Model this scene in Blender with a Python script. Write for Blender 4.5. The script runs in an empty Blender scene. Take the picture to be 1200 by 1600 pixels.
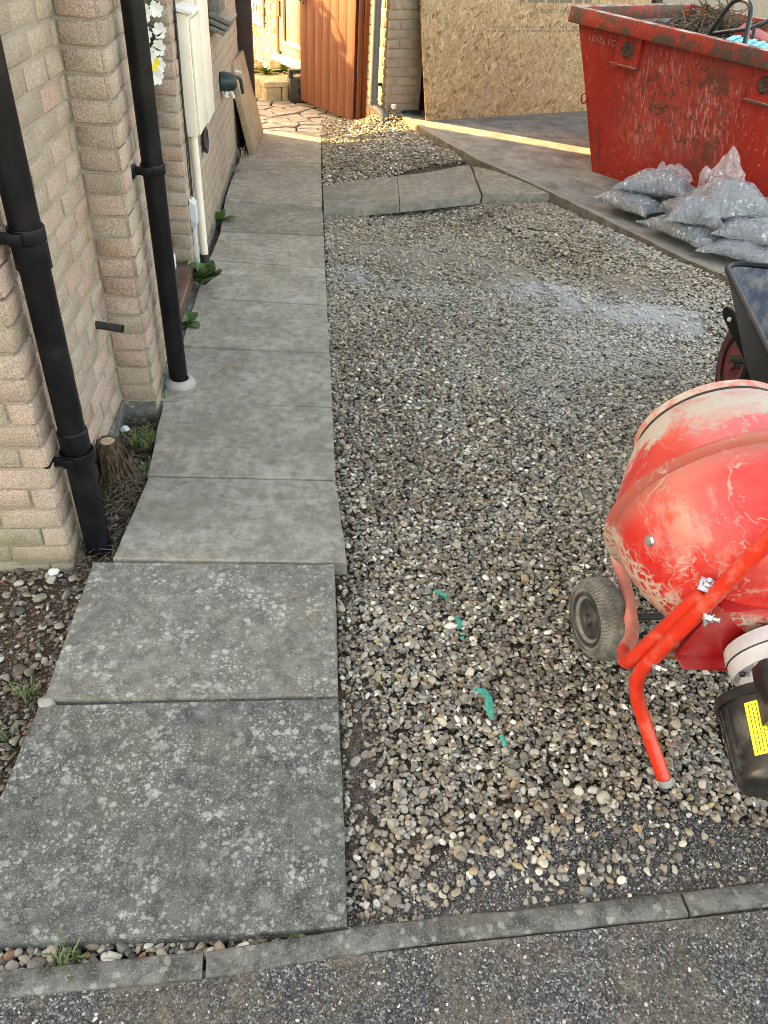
import bpy, bmesh, math, random
import numpy as np
from mathutils import Vector, Matrix, Euler, noise as mnoise

random.seed(7)
rng = np.random.default_rng(11)
scene = bpy.context.scene
COL = scene.collection
R = math.radians

# ------------------------------------------------------------------ camera
cam_d = bpy.data.cameras.new('camera')
cam = bpy.data.objects.new('camera', cam_d)
COL.objects.link(cam)
CAM_R = ((0.995784174, -0.000406775, 0.0917263), (-0.0723759, -0.6178272, 0.7829759), (0.0563525, -0.7863138, -0.615252))
CAM_H = 1.46
mw = Matrix.Identity(4)
for i in range(3):
    mw[i][0] = CAM_R[i][0]
    mw[i][1] = -CAM_R[i][1]
    mw[i][2] = -CAM_R[i][2]
mw[2][3] = CAM_H
cam.matrix_world = mw
cam_d.sensor_fit = 'VERTICAL'
cam_d.sensor_height = 24.0
cam_d.lens = 24.0 * 1190.0 / 1600.0
cam_d.clip_start = 0.05
cam_d.clip_end = 500
scene.camera = cam

# ------------------------------------------------------------------ light
SUN_EL = R(27)
SUN_DIR = Vector((-0.868 * math.cos(SUN_EL), 0.496 * math.cos(SUN_EL), math.sin(SUN_EL)))   # towards the sun
world = bpy.data.worlds.new('World')
scene.world = world
world.use_nodes = True
wn = world.node_tree
bg = wn.nodes['Background']
sky = wn.nodes.new('ShaderNodeTexSky')
sky.sky_type = 'NISHITA'
sky.sun_disc = False
sky.sun_elevation = SUN_EL
sky.sun_rotation = math.atan2(SUN_DIR.x, SUN_DIR.y)
sky.air_density = 1.0
sky.dust_density = 2.5
sky.ozone_density = 1.0
wn.links.new(sky.outputs[0], bg.inputs[0])
bg.inputs[1].default_value = 0.10
sun_d = bpy.data.lights.new('sun', 'SUN')
sun_d.energy = 2.7
sun_d.angle = R(0.5)
sun_d.color = (1.0, 0.82, 0.46)
sun = bpy.data.objects.new('sun', sun_d)
COL.objects.link(sun)
sun.rotation_euler = SUN_DIR.to_track_quat('Z', 'Y').to_euler()
vs = scene.view_settings
scene.display_settings.display_device = 'sRGB'
vs.view_transform = 'Standard'
vs.look = 'None'
vs.exposure = 3.72
vs.gamma = 1.0
vs.use_curve_mapping = False
try:
    vs.use_white_balance = True
    vs.white_balance_temperature = 11000
    vs.white_balance_tint = 11
except Exception:
    pass
scene.cycles.use_denoising = True
scene.cycles.filter_width = .85
scene.cycles.max_bounces = 6
scene.cycles.transparent_max_bounces = 12

# ------------------------------------------------------------------ node helpers
class NT:
    def __init__(s, name):
        s.m = bpy.data.materials.new(name)
        s.m.use_nodes = True
        s.t = s.m.node_tree
        s.b = s.t.nodes['Principled BSDF']
        s._c = {}
    def new(s, typ, **kw):
        n = s.t.nodes.new(typ)
        for k, v in kw.items():
            setattr(n, k, v)
        return n
    def put(s, sock, v):
        if isinstance(v, bpy.types.NodeSocket):
            s.t.links.new(v, sock)
        elif v is not None:
            if isinstance(v, (tuple, list)) and len(v) == 3 and sock.type == 'RGBA':
                v = (*v, 1)
            sock.default_value = v
    @property
    def pos(s):
        if 'p' not in s._c: s._c['p'] = s.new('ShaderNodeNewGeometry').outputs['Position']
        return s._c['p']
    @property
    def obj(s):
        if 'o' not in s._c: s._c['o'] = s.new('ShaderNodeTexCoord').outputs['Object']
        return s._c['o']
    @property
    def info(s):
        if 'i' not in s._c: s._c['i'] = s.new('ShaderNodeObjectInfo')
        return s._c['i']
    @property
    def nrm(s):
        if 'n' not in s._c: s._c['n'] = s.new('ShaderNodeNewGeometry').outputs['Normal']
        return s._c['n']
    def sep(s, v):
        n = s.new('ShaderNodeSeparateXYZ'); s.put(n.inputs[0], v); return n.outputs
    def vec(s, v, scale=(1, 1, 1), loc=(0, 0, 0), rot=(0, 0, 0)):
        n = s.new('ShaderNodeMapping'); s.put(n.inputs[0], v)
        n.inputs['Scale'].default_value = scale; n.inputs['Location'].default_value = loc; n.inputs['Rotation'].default_value = rot
        return n.outputs[0]
    def noise(s, scale, detail=4, rough=.55, v=None, dist=0, col=False):
        n = s.new('ShaderNodeTexNoise'); s.put(n.inputs['Vector'], v if v is not None else s.pos)
        n.inputs['Scale'].default_value = scale; n.inputs['Detail'].default_value = detail
        n.inputs['Roughness'].default_value = rough; n.inputs['Distortion'].default_value = dist
        return n.outputs[1 if col else 0]
    def vor(s, scale, v=None, feature='F1', out='Distance', rand=1.0):
        n = s.new('ShaderNodeTexVoronoi', feature=feature); s.put(n.inputs['Vector'], v if v is not None else s.pos)
        n.inputs['Scale'].default_value = scale; n.inputs['Randomness'].default_value = rand
        return n.outputs[out]
    def wave(s, scale, v, dist=2, detail=3, band='X', dscale=1.0):
        n = s.new('ShaderNodeTexWave'); s.put(n.inputs['Vector'], v); n.bands_direction = band
        n.inputs['Scale'].default_value = scale; n.inputs['Distortion'].default_value = dist; n.inputs['Detail'].default_value = detail
        n.inputs['Detail Scale'].default_value = dscale
        return n.outputs[1]
    def ramp(s, f, stops, interp='LINEAR'):
        n = s.new('ShaderNodeValToRGB'); s.put(n.inputs[0], f); cr = n.color_ramp; cr.interpolation = interp
        while len(cr.elements) < len(stops): cr.elements.new(0.5)
        for e, (p, c) in zip(cr.elements, stops):
            e.position = p
            e.color = (c, c, c, 1) if not isinstance(c, (tuple, list)) else (*c[:3], 1)
        return n.outputs[0]
    def step(s, f, a, b):
        n = s.new('ShaderNodeMapRange'); s.put(n.inputs[0], f); n.interpolation_type = 'SMOOTHSTEP'
        n.inputs[1].default_value = a; n.inputs[2].default_value = b
        return n.outputs[0]
    def math(s, op, a, b=None, c=None):
        n = s.new('ShaderNodeMath', operation=op); s.put(n.inputs[0], a)
        if b is not None: s.put(n.inputs[1], b)
        if c is not None: s.put(n.inputs[2], c)
        return n.outputs[0]
    def mul(s, a, b): return s.math('MULTIPLY', a, b)
    def add(s, a, b): return s.math('ADD', a, b)
    def inv(s, a): return s.math('SUBTRACT', 1.0, a)
    def mix(s, f, a, b, mode='MIX'):
        n = s.new('ShaderNodeMix', data_type='RGBA', blend_type=mode)
        s.put(n.inputs[0], f); s.put(n.inputs[6], a); s.put(n.inputs[7], b)
        return n.outputs[2]
    def scale(s, col, f):
        return s.mix(1.0, col, s.ramp(f, [(0, 0.0), (1, 1.0)]) if not isinstance(f, float) else (f, f, f), 'MULTIPLY')
    def attr(s, name, typ='INSTANCER', out='Color'):
        n = s.new('ShaderNodeAttribute', attribute_name=name, attribute_type=typ); return n.outputs[out]
    def bump(s, h, strength=.5, dist=.01, normal=None):
        n = s.new('ShaderNodeBump'); s.put(n.inputs['Height'], h); n.inputs['Strength'].default_value = strength
        n.inputs['Distance'].default_value = dist
        if normal is not None: s.put(n.inputs['Normal'], normal)
        return n.outputs[0]
    def out(s, col=None, rough=.6, bump=None, metal=0.0, spec=.5, alpha=None, coat=0):
        b = s.b
        if col is not None: s.put(b.inputs['Base Color'], col)
        s.put(b.inputs['Roughness'], rough); s.put(b.inputs['Metallic'], metal)
        b.inputs['Specular IOR Level'].default_value = spec
        if bump is not None: s.put(b.inputs['Normal'], bump)
        if alpha is not None: s.put(b.inputs['Alpha'], alpha)
        if coat: b.inputs['Coat Weight'].default_value = coat
        return s.m

# ------------------------------------------------------------------ mesh helpers
def tagit(o, label=None, cat=None, group=None, kind=None):
    if label: o['label'] = label
    if cat: o['category'] = cat
    if group: o['group'] = group
    if kind: o['kind'] = kind
    return o

def link(name, me, mat=None, parent=None):
    o = bpy.data.objects.new(name, me)
    COL.objects.link(o)
    if mat is not None and me is not None and hasattr(me, 'materials') and not me.materials:
        me.materials.append(mat)
    if parent is not None:
        o.parent = parent
        o.matrix_parent_inverse = WORLD[parent.name].inverted()
    return o
WORLD = {}
def thing(name, label, cat, loc, group=None, kind=None):
    o = bpy.data.objects.new(name, None)
    o.empty_display_size = .1
    o.location = loc
    COL.objects.link(o)
    WORLD[o.name] = Matrix.Translation(loc)
    return tagit(o, label, cat, group, kind)

def sharp(me, ang=35):
    bm = bmesh.new(); bm.from_mesh(me)
    for f in bm.faces: f.smooth = True
    a = R(ang)
    for e in bm.edges:
        if len(e.link_faces) == 2 and e.calc_face_angle(0) > a: e.smooth = False
    bm.to_mesh(me); bm.free()

def fin(bm, name, mat, parent=None, ang=35, bevel=0, seg=2):
    if bevel:
        es = [e for e in bm.edges if len(e.link_faces) == 2 and e.calc_face_angle(0) > R(30)]
        bmesh.ops.bevel(bm, geom=es, offset=bevel, segments=seg, profile=.5, affect='EDGES', clamp_overlap=True)
    bmesh.ops.recalc_face_normals(bm, faces=bm.faces[:])
    me = bpy.data.meshes.new(name)
    bm.to_mesh(me); bm.free()
    sharp(me, ang)
    o = link(name, me, mat, parent)
    WORLD[o.name] = Matrix.Identity(4)
    return o

def B(): return bmesh.new()
def box(bm, c, s, rot=None, M=None):
    """box centred at c, size s"""
    m = Matrix.Translation(c)
    if rot is not None: m = m @ (rot.to_4x4() if isinstance(rot, Matrix) else Euler(rot).to_matrix().to_4x4())
    m = m @ Matrix.Diagonal((s[0], s[1], s[2], 1))
    if M is not None: m = M @ m
    return bmesh.ops.create_cube(bm, size=1, matrix=m)['verts']
def abox(bm, a, b, M=None):
    c = [(a[i] + b[i]) / 2 for i in range(3)]
    return box(bm, c, [abs(b[i] - a[i]) for i in range(3)], M=M)
def prism(bm, pts, dz):
    """pts: top loop (3D, any z), extruded by dz (vector or scalar down)"""
    d = Vector((0, 0, -dz)) if not isinstance(dz, Vector) else dz
    t = [bm.verts.new(p) for p in pts]
    b = [bm.verts.new(Vector(p) + d) for p in pts]
    n = len(t)
    bm.faces.new(t); bm.faces.new(b[::-1])
    for i in range(n):
        bm.faces.new((t[i], b[i], b[(i + 1) % n], t[(i + 1) % n]))
def smooth_path(pts, k=6, r=.25):
    pts = [Vector(p) for p in pts]
    if len(pts) < 3: return pts
    out = [pts[0]]
    for i in range(1, len(pts) - 1):
        a, b, c = pts[i - 1], pts[i], pts[i + 1]
        d = min(r, (a - b).length * .45, (c - b).length * .45)
        p, q = b + (a - b).normalized() * d, b + (c - b).normalized() * d
        for j in range(k + 1):
            t = j / k
            out.append(p.lerp(b, t).lerp(b.lerp(q, t), t))
    out.append(pts[-1])
    return out
def tube(bm, pts, r, n=12, caps=True):
    pts = [Vector(p) for p in pts]
    rr = r if isinstance(r, (list, tuple)) else [r] * len(pts)
    rings = []
    up = None
    for i, p in enumerate(pts):
        a = pts[max(i - 1, 0)]; b = pts[min(i + 1, len(pts) - 1)]
        t = (b - a).normalized()
        if up is None:
            up = Vector((0, 0, 1)) if abs(t.z) < .9 else Vector((1, 0, 0))
        x = t.cross(up).normalized(); y = x.cross(t).normalized(); up = y
        rings.append([bm.verts.new(p + rr[i] * (math.cos(2 * math.pi * k / n) * x + math.sin(2 * math.pi * k / n) * y)) for k in range(n)])
    for i in range(len(rings) - 1):
        for k in range(n):
            bm.faces.new((rings[i][k], rings[i][(k + 1) % n], rings[i + 1][(k + 1) % n], rings[i + 1][k]))
    if caps:
        bm.faces.new(rings[0][::-1]); bm.faces.new(rings[-1])
def frame_of(axis, hint=Vector((0, 0, 1))):
    z = Vector(axis).normalized()
    if abs(z.dot(hint)) > .98: hint = Vector((1, 0, 0))
    x = hint.cross(z).normalized(); y = z.cross(x)
    m = Matrix((x, y, z)).transposed()
    return m
def lathe(bm, prof, org, axis, n=32, closed=False):
    """prof: (radius, height along axis)"""
    m = frame_of(axis); org = Vector(org)
    rings = []
    for r, h in prof:
        if r < 1e-5:
            rings.append([bm.verts.new(org + m @ Vector((0, 0, h)))])
        else:
            rings.append([bm.verts.new(org + m @ Vector((r * math.cos(2 * math.pi * k / n), r * math.sin(2 * math.pi * k / n), h))) for k in range(n)])
    for a, b in zip(rings[:-1], rings[1:]):
        for k in range(n):
            k2 = (k + 1) % n
            if len(a) == 1 and len(b) == 1: continue
            if len(a) == 1: bm.faces.new((a[0], b[k2], b[k]))
            elif len(b) == 1: bm.faces.new((a[k], a[k2], b[0]))
            else: bm.faces.new((a[k], a[k2], b[k2], b[k]))
def basis(o, x, y, z):
    m = Matrix((Vector(x), Vector(y), Vector(z))).transposed().to_4x4()
    m.translation = Vector(o)
    return m
def sm(a, b, x):
    t = np.clip((x - a) / (b - a), 0, 1); return t * t * (3 - 2 * t)
def text_mesh(name, body, size, M, mat, parent, extrude=.0004):
    cu = bpy.data.curves.new(name, 'FONT'); cu.body = body; cu.size = size; cu.extrude = extrude
    cu.align_x = 'LEFT'
    to = bpy.data.objects.new(name, cu)
    COL.objects.link(to)
    dg = bpy.context.evaluated_depsgraph_get()
    me = bpy.data.meshes.new_from_object(to.evaluated_get(dg))
    bpy.data.objects.remove(to)
    me.transform(M)
    me.materials.clear()
    return link(name, me, mat, parent)

# ------------------------------------------------------------------ materials
def simple(name, col, rough=.5, metal=0, var=.12, scale=30, bump=.0, bscale=200, spec=.5, dirt=None, dirt_amt=.4, dscale=9):
    n = NT(name)
    f = n.noise(scale, 5, .6)
    c = n.mix(n.step(f, .3, .7), tuple(x * (1 - var) for x in col), tuple(min(1, x * (1 + var)) for x in col))
    rg = rough
    if dirt is not None:
        d = n.mul(n.step(n.noise(dscale, 8, .68), .48, .68), dirt_amt)
        c = n.mix(d, c, dirt)
        rg = n.add(n.mul(d, .4), rough)
    b = n.bump(n.noise(bscale, 4, .6), bump, .002) if bump else None
    return n.out(c, rg, b, metal, spec)

# bricks: buff pink rustic faces with sand grain and pits
n = NT('buff_brick')
rnd = n.info.outputs['Random']
base = n.ramp(rnd, [(0, (.44, .315, .25)), (.18, (.49, .365, .285)), (.36, (.56, .35, .295)), (.52, (.40, .30, .245)), (.68, (.58, .37, .31)), (.82, (.44, .345, .265)), (.92, (.54, .30, .235)), (1, (.36, .28, .235))], 'CONSTANT')
tint = n.mix(n.step(n.noise(14, 4, .6), .35, .68), base, n.mix(.6, base, (.50, .39, .33)))
grain = n.noise(230, 3, .7)
c = n.mix(n.step(grain, .38, .64), n.mix(.55, tint, (.17, .125, .09)), n.mix(.25, tint, (.72, .61, .49)))
pit = n.step(n.noise(95, 5, .72), .585, .68)
c = n.mix(n.mul(pit, .65), c, (.13, .095, .07))
c = n.mix(n.mul(n.step(n.noise(150, 4, .7, v=n.vec(n.pos, (1, 1, 1), (3, 3, 3))), .62, .70), .5), c, (.70, .62, .52))
c = n.mix(n.mul(n.mul(n.step(n.noise(2.1, 5, .6), .5, .7), .5), n.noise(60, 3, .6)), c, (.30, .26, .19))
z = n.sep(n.pos)[2]
moss = n.mul(n.step(n.add(z, n.mul(n.noise(7, 4, .6), .5)), .44, .16), .5)
c = n.mix(moss, c, n.mix(n.noise(40, 3, .6), (.17, .17, .085), (.27, .24, .15)))
eff = n.mul(n.step(n.noise(5.5, 6, .65), .56, .72), .35)
c = n.mix(eff, c, (.50, .46, .39))
gr = n.mul(n.step(n.noise(1.3, 6, .68, v=n.vec(n.pos, (1, 1, .55))), .46, .66), .42)
c = n.mix(gr, c, n.mix(.55, c, (.14, .115, .085)))
h = n.add(n.mul(grain, .5), n.mul(n.noise(70, 5, .75), 1.0))
M_BRICK = n.out(c, .92, n.bump(h, .8, .006), spec=.2)

n = NT('mortar')
g = n.noise(420, 3, .7)
c = n.mix(n.step(g, .35, .65), (.25, .205, .165), (.43, .36, .295))
c = n.mix(n.mul(n.step(n.noise(9, 5, .65), .45, .7), .5), c, (.22, .20, .15))
M_MORTAR = n.out(c, .95, n.bump(n.add(g, n.noise(70, 4, .6)), .7, .004), spec=.15)

n = NT('garage_brick')
rnd = n.info.outputs['Random']
base = n.ramp(rnd, [(0, (.30, .225, .17)), (.3, (.36, .275, .205)), (.6, (.32, .235, .185)), (1, (.38, .285, .20))])
c = n.mix(n.step(n.noise(260, 3, .7), .42, .6), n.mix(.35, base, (.2, .15, .11)), base)
M_GBRICK = n.out(c, .9, n.bump(n.noise(150, 4, .7), .6, .004), spec=.2)

# concrete paving slabs; object colour carries lichen amount in R, warmth in G, tone in B
n = NT('concrete_slab')
oc = n.new('ShaderNodeSeparateColor'); n.put(oc.inputs[0], n.info.outputs['Color'])
lich, warm, tone = oc.outputs[0], oc.outputs[1], oc.outputs[2]
fine = n.noise(330, 4, .72)
mid = n.noise(26, 8, .70)
big = n.noise(4.2, 5, .6)
cool = n.mix(n.step(mid, .32, .66), (.036, .038, .037), (.125, .126, .118))
wrm = n.mix(n.step(mid, .28, .72), (.225, .198, .152), (.42, .378, .308))
c = n.mix(warm, cool, wrm)
c = n.mix(n.mul(n.step(big, .40, .62), .65), c, n.mix(.6, c, n.mix(warm, (.085, .085, .08), (.14, .125, .10))))
c = n.mix(n.mul(n.step(n.noise(9, 7, .72), .52, .66), n.mul(warm, .45)), c, (.46, .44, .40))
c = n.mix(n.mul(n.step(n.noise(2.6, 6, .6, v=n.vec(n.pos, (1, 1, 1), (4, 1, 0))), .54, .66), .30), c, (.20, .165, .11))
c = n.mix(n.mul(n.step(fine, .52, .66), .5), c, n.mix(.6, c, (.5, .5, .46)))
c = n.mix(n.mul(n.step(fine, .47, .34), .6), c, n.mix(.6, c, (.02, .02, .02)))
c = n.mix(n.mul(n.step(n.noise(110, 4, .7), .58, .68), n.mul(lich, .6)), c, (.34, .35, .32))
warp = n.mix(.026, n.pos, n.noise(75, 5, .75, col=True), 'ADD')
warp2 = n.mix(.012, n.pos, n.noise(190, 4, .75, col=True), 'ADD')
clus = n.step(n.noise(6.5, 6, .65), .36, .64)
for sc, lo, hi, am in ((26, .42, .28, .50), (46, .48, .33, .66), (88, .47, .32, .66), (150, .46, .32, .62)):
    vn = n.new('ShaderNodeTexVoronoi'); n.put(vn.inputs['Vector'], warp if sc < 60 else warp2); vn.inputs['Scale'].default_value = sc
    r_ = n.new('ShaderNodeSeparateColor'); n.put(r_.inputs[0], vn.outputs['Color'])
    keep = n.step(n.add(r_.outputs[0], n.mul(clus, .45)), .72, .78)
    d = n.add(vn.outputs['Distance'], n.mul(r_.outputs[1], .22))
    spot = n.mul(n.step(d, lo, hi), keep)
    ring = n.add(.55, n.mul(n.noise(150, 3, .7), .9))
    spot = n.mul(n.mul(spot, ring), n.mul(lich, n.add(n.mul(clus, .75), .25)))
    c = n.mix(n.mul(spot, am), c, n.mix(r_.outputs[2], (.33, .345, .315), (.50, .505, .45)))
c = n.mix(1.0, c, n.mix(tone, (.6, .6, .6), (1.35, 1.35, 1.35)), 'MULTIPLY')
hh = n.add(n.mul(fine, .5), n.mul(n.noise(90, 5, .7), .8))
M_SLAB = n.out(c, .88, n.bump(hh, .55, .003), spec=.25)

n = NT('kerb_concrete')
f = n.noise(240, 4, .72); md = n.noise(19, 7, .7)
c = n.mix(n.step(md, .34, .66), (.060, .061, .057), (.19, .185, .168))
c = n.mix(n.mul(n.step(f, .52, .66), .5), c, (.36, .36, .33))
c = n.mix(n.mul(n.step(n.vor(34, n.mix(.02, n.pos, n.noise(60, 3, .6, col=True), 'ADD')), .30, .18), .5), c, (.38, .39, .35))
c = n.mix(n.mul(n.step(n.noise(5, 5, .6), .55, .7), .4), c, (.15, .125, .085))
M_KERB = n.out(c, .92, n.bump(n.add(f, md), .8, .006), spec=.2)

n = NT('edging_concrete')
f = n.noise(240, 4, .72); md = n.noise(13, 7, .7)
c = n.mix(n.step(md, .34, .68), (.13, .115, .09), (.25, .225, .185))
c = n.mix(n.mul(n.step(f, .52, .66), .4), c, (.36, .34, .30))
c = n.mix(n.mul(n.step(n.noise(4, 5, .6), .45, .65), .6), c, (.115, .085, .055))
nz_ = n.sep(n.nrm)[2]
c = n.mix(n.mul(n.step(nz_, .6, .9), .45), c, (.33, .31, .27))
M_EDGING = n.out(c, .92, n.bump(n.add(f, md), .8, .006), spec=.2)

n = NT('drive_concrete')
f = n.noise(200, 5, .7); md = n.noise(6, 8, .68); bg_ = n.noise(1.8, 6, .6)
c = n.mix(n.step(md, .32, .7), (.125, .122, .115), (.27, .26, .24))
c = n.mix(n.mul(n.mul(n.step(bg_, .46, .62), n.step(n.sep(n.pos)[1], 6.2, 7.6)), .6), c, (.17, .125, .08))
c = n.mix(n.mul(n.step(n.noise(2.7, 5, .6), .56, .7), .55), c, (.06, .058, .055))
c = n.mix(n.mul(n.step(f, .56, .7), .35), c, (.32, .30, .27))
M_DRIVE = n.out(c, .88, n.bump(n.add(f, n.mul(md, .6)), .5, .004), spec=.3)

n = NT('tarmac')
v1 = n.new('ShaderNodeTexVoronoi'); n.put(v1.inputs['Vector'], n.pos); v1.inputs['Scale'].default_value = 260
sc_ = n.new('ShaderNodeSeparateColor'); n.put(sc_.inputs[0], v1.outputs['Color'])
c = n.ramp(sc_.outputs[0], [(0, (.035, .033, .034)), (.45, (.085, .080, .078)), (.75, (.15, .142, .135)), (1, (.40, .38, .35))])
sand = n.step(n.add(n.noise(5, 6, .65), n.mul(n.noise(60, 3, .6), .15)), .50, .68)
c = n.mix(n.mul(sand, .75), c, n.mix(n.noise(160, 3, .7), (.12, .095, .065), (.24, .20, .15)))
M_TARMAC = n.out(c, .85, n.bump(n.math('SUBTRACT', 1.0, v1.outputs['Distance']), .9, .004), spec=.35)

# gravel bed: sandy fines between the stones
n = NT('bed_fines')
f = n.noise(480, 4, .75); md = n.noise(34, 6, .65); bigp = n.noise(3.2, 5, .6)
c = n.mix(n.step(f, .35, .66), (.018, .014, .010), (.105, .085, .062))
c = n.mix(n.mul(n.step(n.noise(3.5, 5, .65), .42, .62), .75), c, n.mix(n.step(f, .35, .66), (.055, .034, .02), (.16, .105, .065)))
so = n.attr('soilmask', 'GEOMETRY', 'Fac')
c = n.mix(n.step(so, .15, .6), c, n.mix(n.step(n.noise(210, 5, .7), .35, .66), (.028, .017, .010), (.15, .095, .06)))
dustv = n.attr('dust', 'GEOMETRY', 'Fac')
cem = n.attr('cement', 'GEOMETRY', 'Fac')
c = n.mix(n.mul(dustv, .85), c, n.mix(n.step(f, .3, .7), (.225, .20, .165), (.36, .325, .275)))
c = n.mix(n.mul(cem, .8), c, n.mix(n.step(f, .3, .7), (.34, .345, .345), (.50, .51, .52)))
v2 = n.new('ShaderNodeTexVoronoi'); n.put(v2.inputs['Vector'], n.pos); v2.inputs['Scale'].default_value = 150
s2 = n.new('ShaderNodeSeparateColor'); n.put(s2.inputs[0], v2.outputs['Color'])
c = n.mix(n.mul(n.step(s2.outputs[0], .72, .80), n.step(v2.outputs['Distance'], .42, .34)), c, n.mix(s2.outputs[1], (.15, .13, .11), (.45, .42, .37)))
M_BED = n.out(c, .95, n.bump(n.add(f, n.mul(n.inv(v2.outputs['Distance']), .9)), .8, .004), spec=.15)

n = NT('soil')
f = n.noise(120, 6, .7)
c = n.mix(n.step(f, .35, .66), (.025, .018, .013), (.095, .07, .05))
M_SOIL = n.out(c, .95, n.bump(f, .9, .01), spec=.15)

# pebbles: colour per stone, dust veil from the yard position
n = NT('flint_pebble')
pc = n.attr('pcol'); du = n.attr('pdust', out='Fac'); ce = n.attr('pcem', out='Fac')
f = n.noise(55, 5, .65, v=n.obj); f2 = n.noise(1.3, 4, .6, v=n.obj)
c = n.mix(n.mul(n.step(f2, .45, .62), .35), pc, n.mix(.6, pc, (.40, .35, .27)))
c = n.mix(n.mul(n.step(f, .5, .7), .3), c, n.mix(.5, c, (.02, .02, .02)))
reg = n.noise(2.6, 5, .65)
c = n.mix(n.mul(n.step(reg, .44, .62), .60), c, n.mix(.6, c, (.115, .08, .05)))
c = n.mix(n.mul(n.step(reg, .46, .34), .22), c, (.42, .40, .36))
c = n.mix(n.mul(du, n.add(.35, n.mul(n.noise(220, 4, .7), .7))), c, (.42, .365, .285))
c = n.mix(n.mul(ce, n.add(.3, n.mul(n.noise(180, 4, .7), .8))), c, (.47, .47, .46))
M_PEB = n.out(c, n.add(.55, n.mul(du, .3)), n.bump(f, .25, .002), spec=.35)

n = NT('road_chipping')
pc = n.attr('pcol')
M_CHIP = n.out(n.mix(n.mul(n.step(n.noise(300, 3, .7), .5, .65), .3), pc, (.2, .19, .18)), .75, n.bump(n.noise(500, 3, .6), .3, .001), spec=.35)

M_BLACK = simple('black_plastic', (.006, .006, .0075), .38, var=.3, scale=9, bump=.05, bscale=60, spec=.16, dirt=(.07, .065, .06), dirt_amt=.08)
M_BLACKMAT = simple('black_rubbery', (.02, .02, .021), .6, var=.2, dirt=(.12, .105, .085), dirt_amt=.5, dscale=20)
M_GREYPIPE = simple('grey_plastic_pipe', (.105, .115, .125), .38, var=.1)
M_CREAM = simple('cream_plastic', (.74, .67, .575), .38, var=.05, scale=4, dirt=(.40, .34, .27), dirt_amt=.25, dscale=5)
M_WHITE = simple('white_plastic', (.72, .71, .69), .4, var=.04)
M_GREYBOX = simple('grey_box_plastic', (.52, .54, .56), .45, var=.06)
M_COLLAR = simple('pale_collar', (.31, .295, .265), .6, var=.15, dirt=(.15, .13, .1), dirt_amt=.5)
M_MAROON = simple('dark_door_paint', (.035, .012, .012), .3, var=.2)
M_SILL = simple('brown_sill', (.085, .04, .03), .32, var=.25, scale=22, dirt=(.25, .2, .16), dirt_amt=.35)
M_POST = simple('dark_timber', (.022, .008, .006), .6, var=.3, scale=15)
M_GALV = simple('zinc_steel', (.55, .57, .58), .32, metal=.9, var=.15, scale=60, dirt=(.35, .32, .28), dirt_amt=.5, dscale=40)
M_LEAF = simple('broad_leaf', (.065, .135, .038), .5, var=.35, scale=40, bump=.3, bscale=120)
M_LEAF2 = simple('pale_leaf', (.10, .17, .03), .5, var=.3, scale=40)
M_GRASS = simple('grass_blade', (.075, .11, .03), .55, var=.4, scale=60)
M_DRYG = simple('dry_stem', (.27, .215, .135), .8, var=.3, scale=60)
M_LITTER = simple('dead_stems', (.10, .075, .05), .9, var=.7, scale=90)
M_PETAL = simple('white_petal', (.62, .61, .58), .6, var=.05)
M_YELLOW = simple('yellow_petal', (.72, .55, .03), .6, var=.15)
M_WREATHLEAF = simple('dark_green_leaf', (.02, .06, .025), .45, var=.35, scale=60)
M_GREENPL = simple('teal_plastic', (.008, .50, .38), .42, var=.2, scale=50, dirt=(.15, .2, .17), dirt_amt=.3, dscale=60)
M_TERRA = simple('terracotta', (.48, .13, .05), .8, var=.15)
M_ROCK = simple('garden_rock', (.42, .33, .25), .9, var=.35, scale=14, bump=.8, bscale=50)
M_STEP = simple('step_stone', (.40, .345, .24), .9, var=.25, scale=12, bump=.6, bscale=90)
M_DSTONE = simple('paving_stone', (.34, .30, .255), .88, var=.28, scale=9, bump=.5, bscale=70)
M_LEAN = simple('buff_slab', (.30, .215, .14), .9, var=.16, scale=10, bump=.4, bscale=160, dirt=(.17, .13, .095), dirt_amt=.4, dscale=6)
M_VAN = simple('white_car_paint', (.72, .72, .73), .25, var=.02)
M_GLASSD = simple('dark_glass', (.02, .025, .03), .08, var=.1)
M_WFRAME = simple('white_window_bar', (.80, .79, .76), .4, var=.03)
M_BFRAME = simple('brown_frame', (.12, .045, .022), .45, var=.2, scale=20)
M_DOORPEACH = simple('peach_door_panel', (.56, .31, .20), .5, var=.07, scale=12)
M_DARKGREEN = simple('dark_green_plastic', (.012, .03, .03), .45, var=.3, scale=30)
M_FOAM = simple('foam_filler', (.62, .60, .55), .8, var=.15, scale=60)
M_REDBIT = simple('red_plastic', (.30, .03, .03), .5, var=.2)
M_WHEELRED = simple('dark_red_rim', (.14, .008, .010), .45, var=.2, dirt=(.06, .05, .045), dirt_amt=.7, dscale=20)
M_TURQ = simple('turquoise_crate', (.10, .50, .60), .5, var=.15)
M_NAVYTUBE = simple('dark_steel_tube', (.012, .018, .026), .3, var=.2, dirt=(.2, .2, .2), dirt_amt=.2)
M_BRANCH = simple('garden_waste', (.12, .10, .07), .9, var=.6, scale=40)
M_TEXTPALE = simple('faded_white_paint', (.44, .14, .12), .8, var=.3, scale=120)
M_INK = simple('printed_ink', (.15, .115, .085), .85, var=.3, scale=200)
M_ROOF = simple('roof_tile', (.12, .07, .05), .85, var=.3, scale=20)

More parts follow.
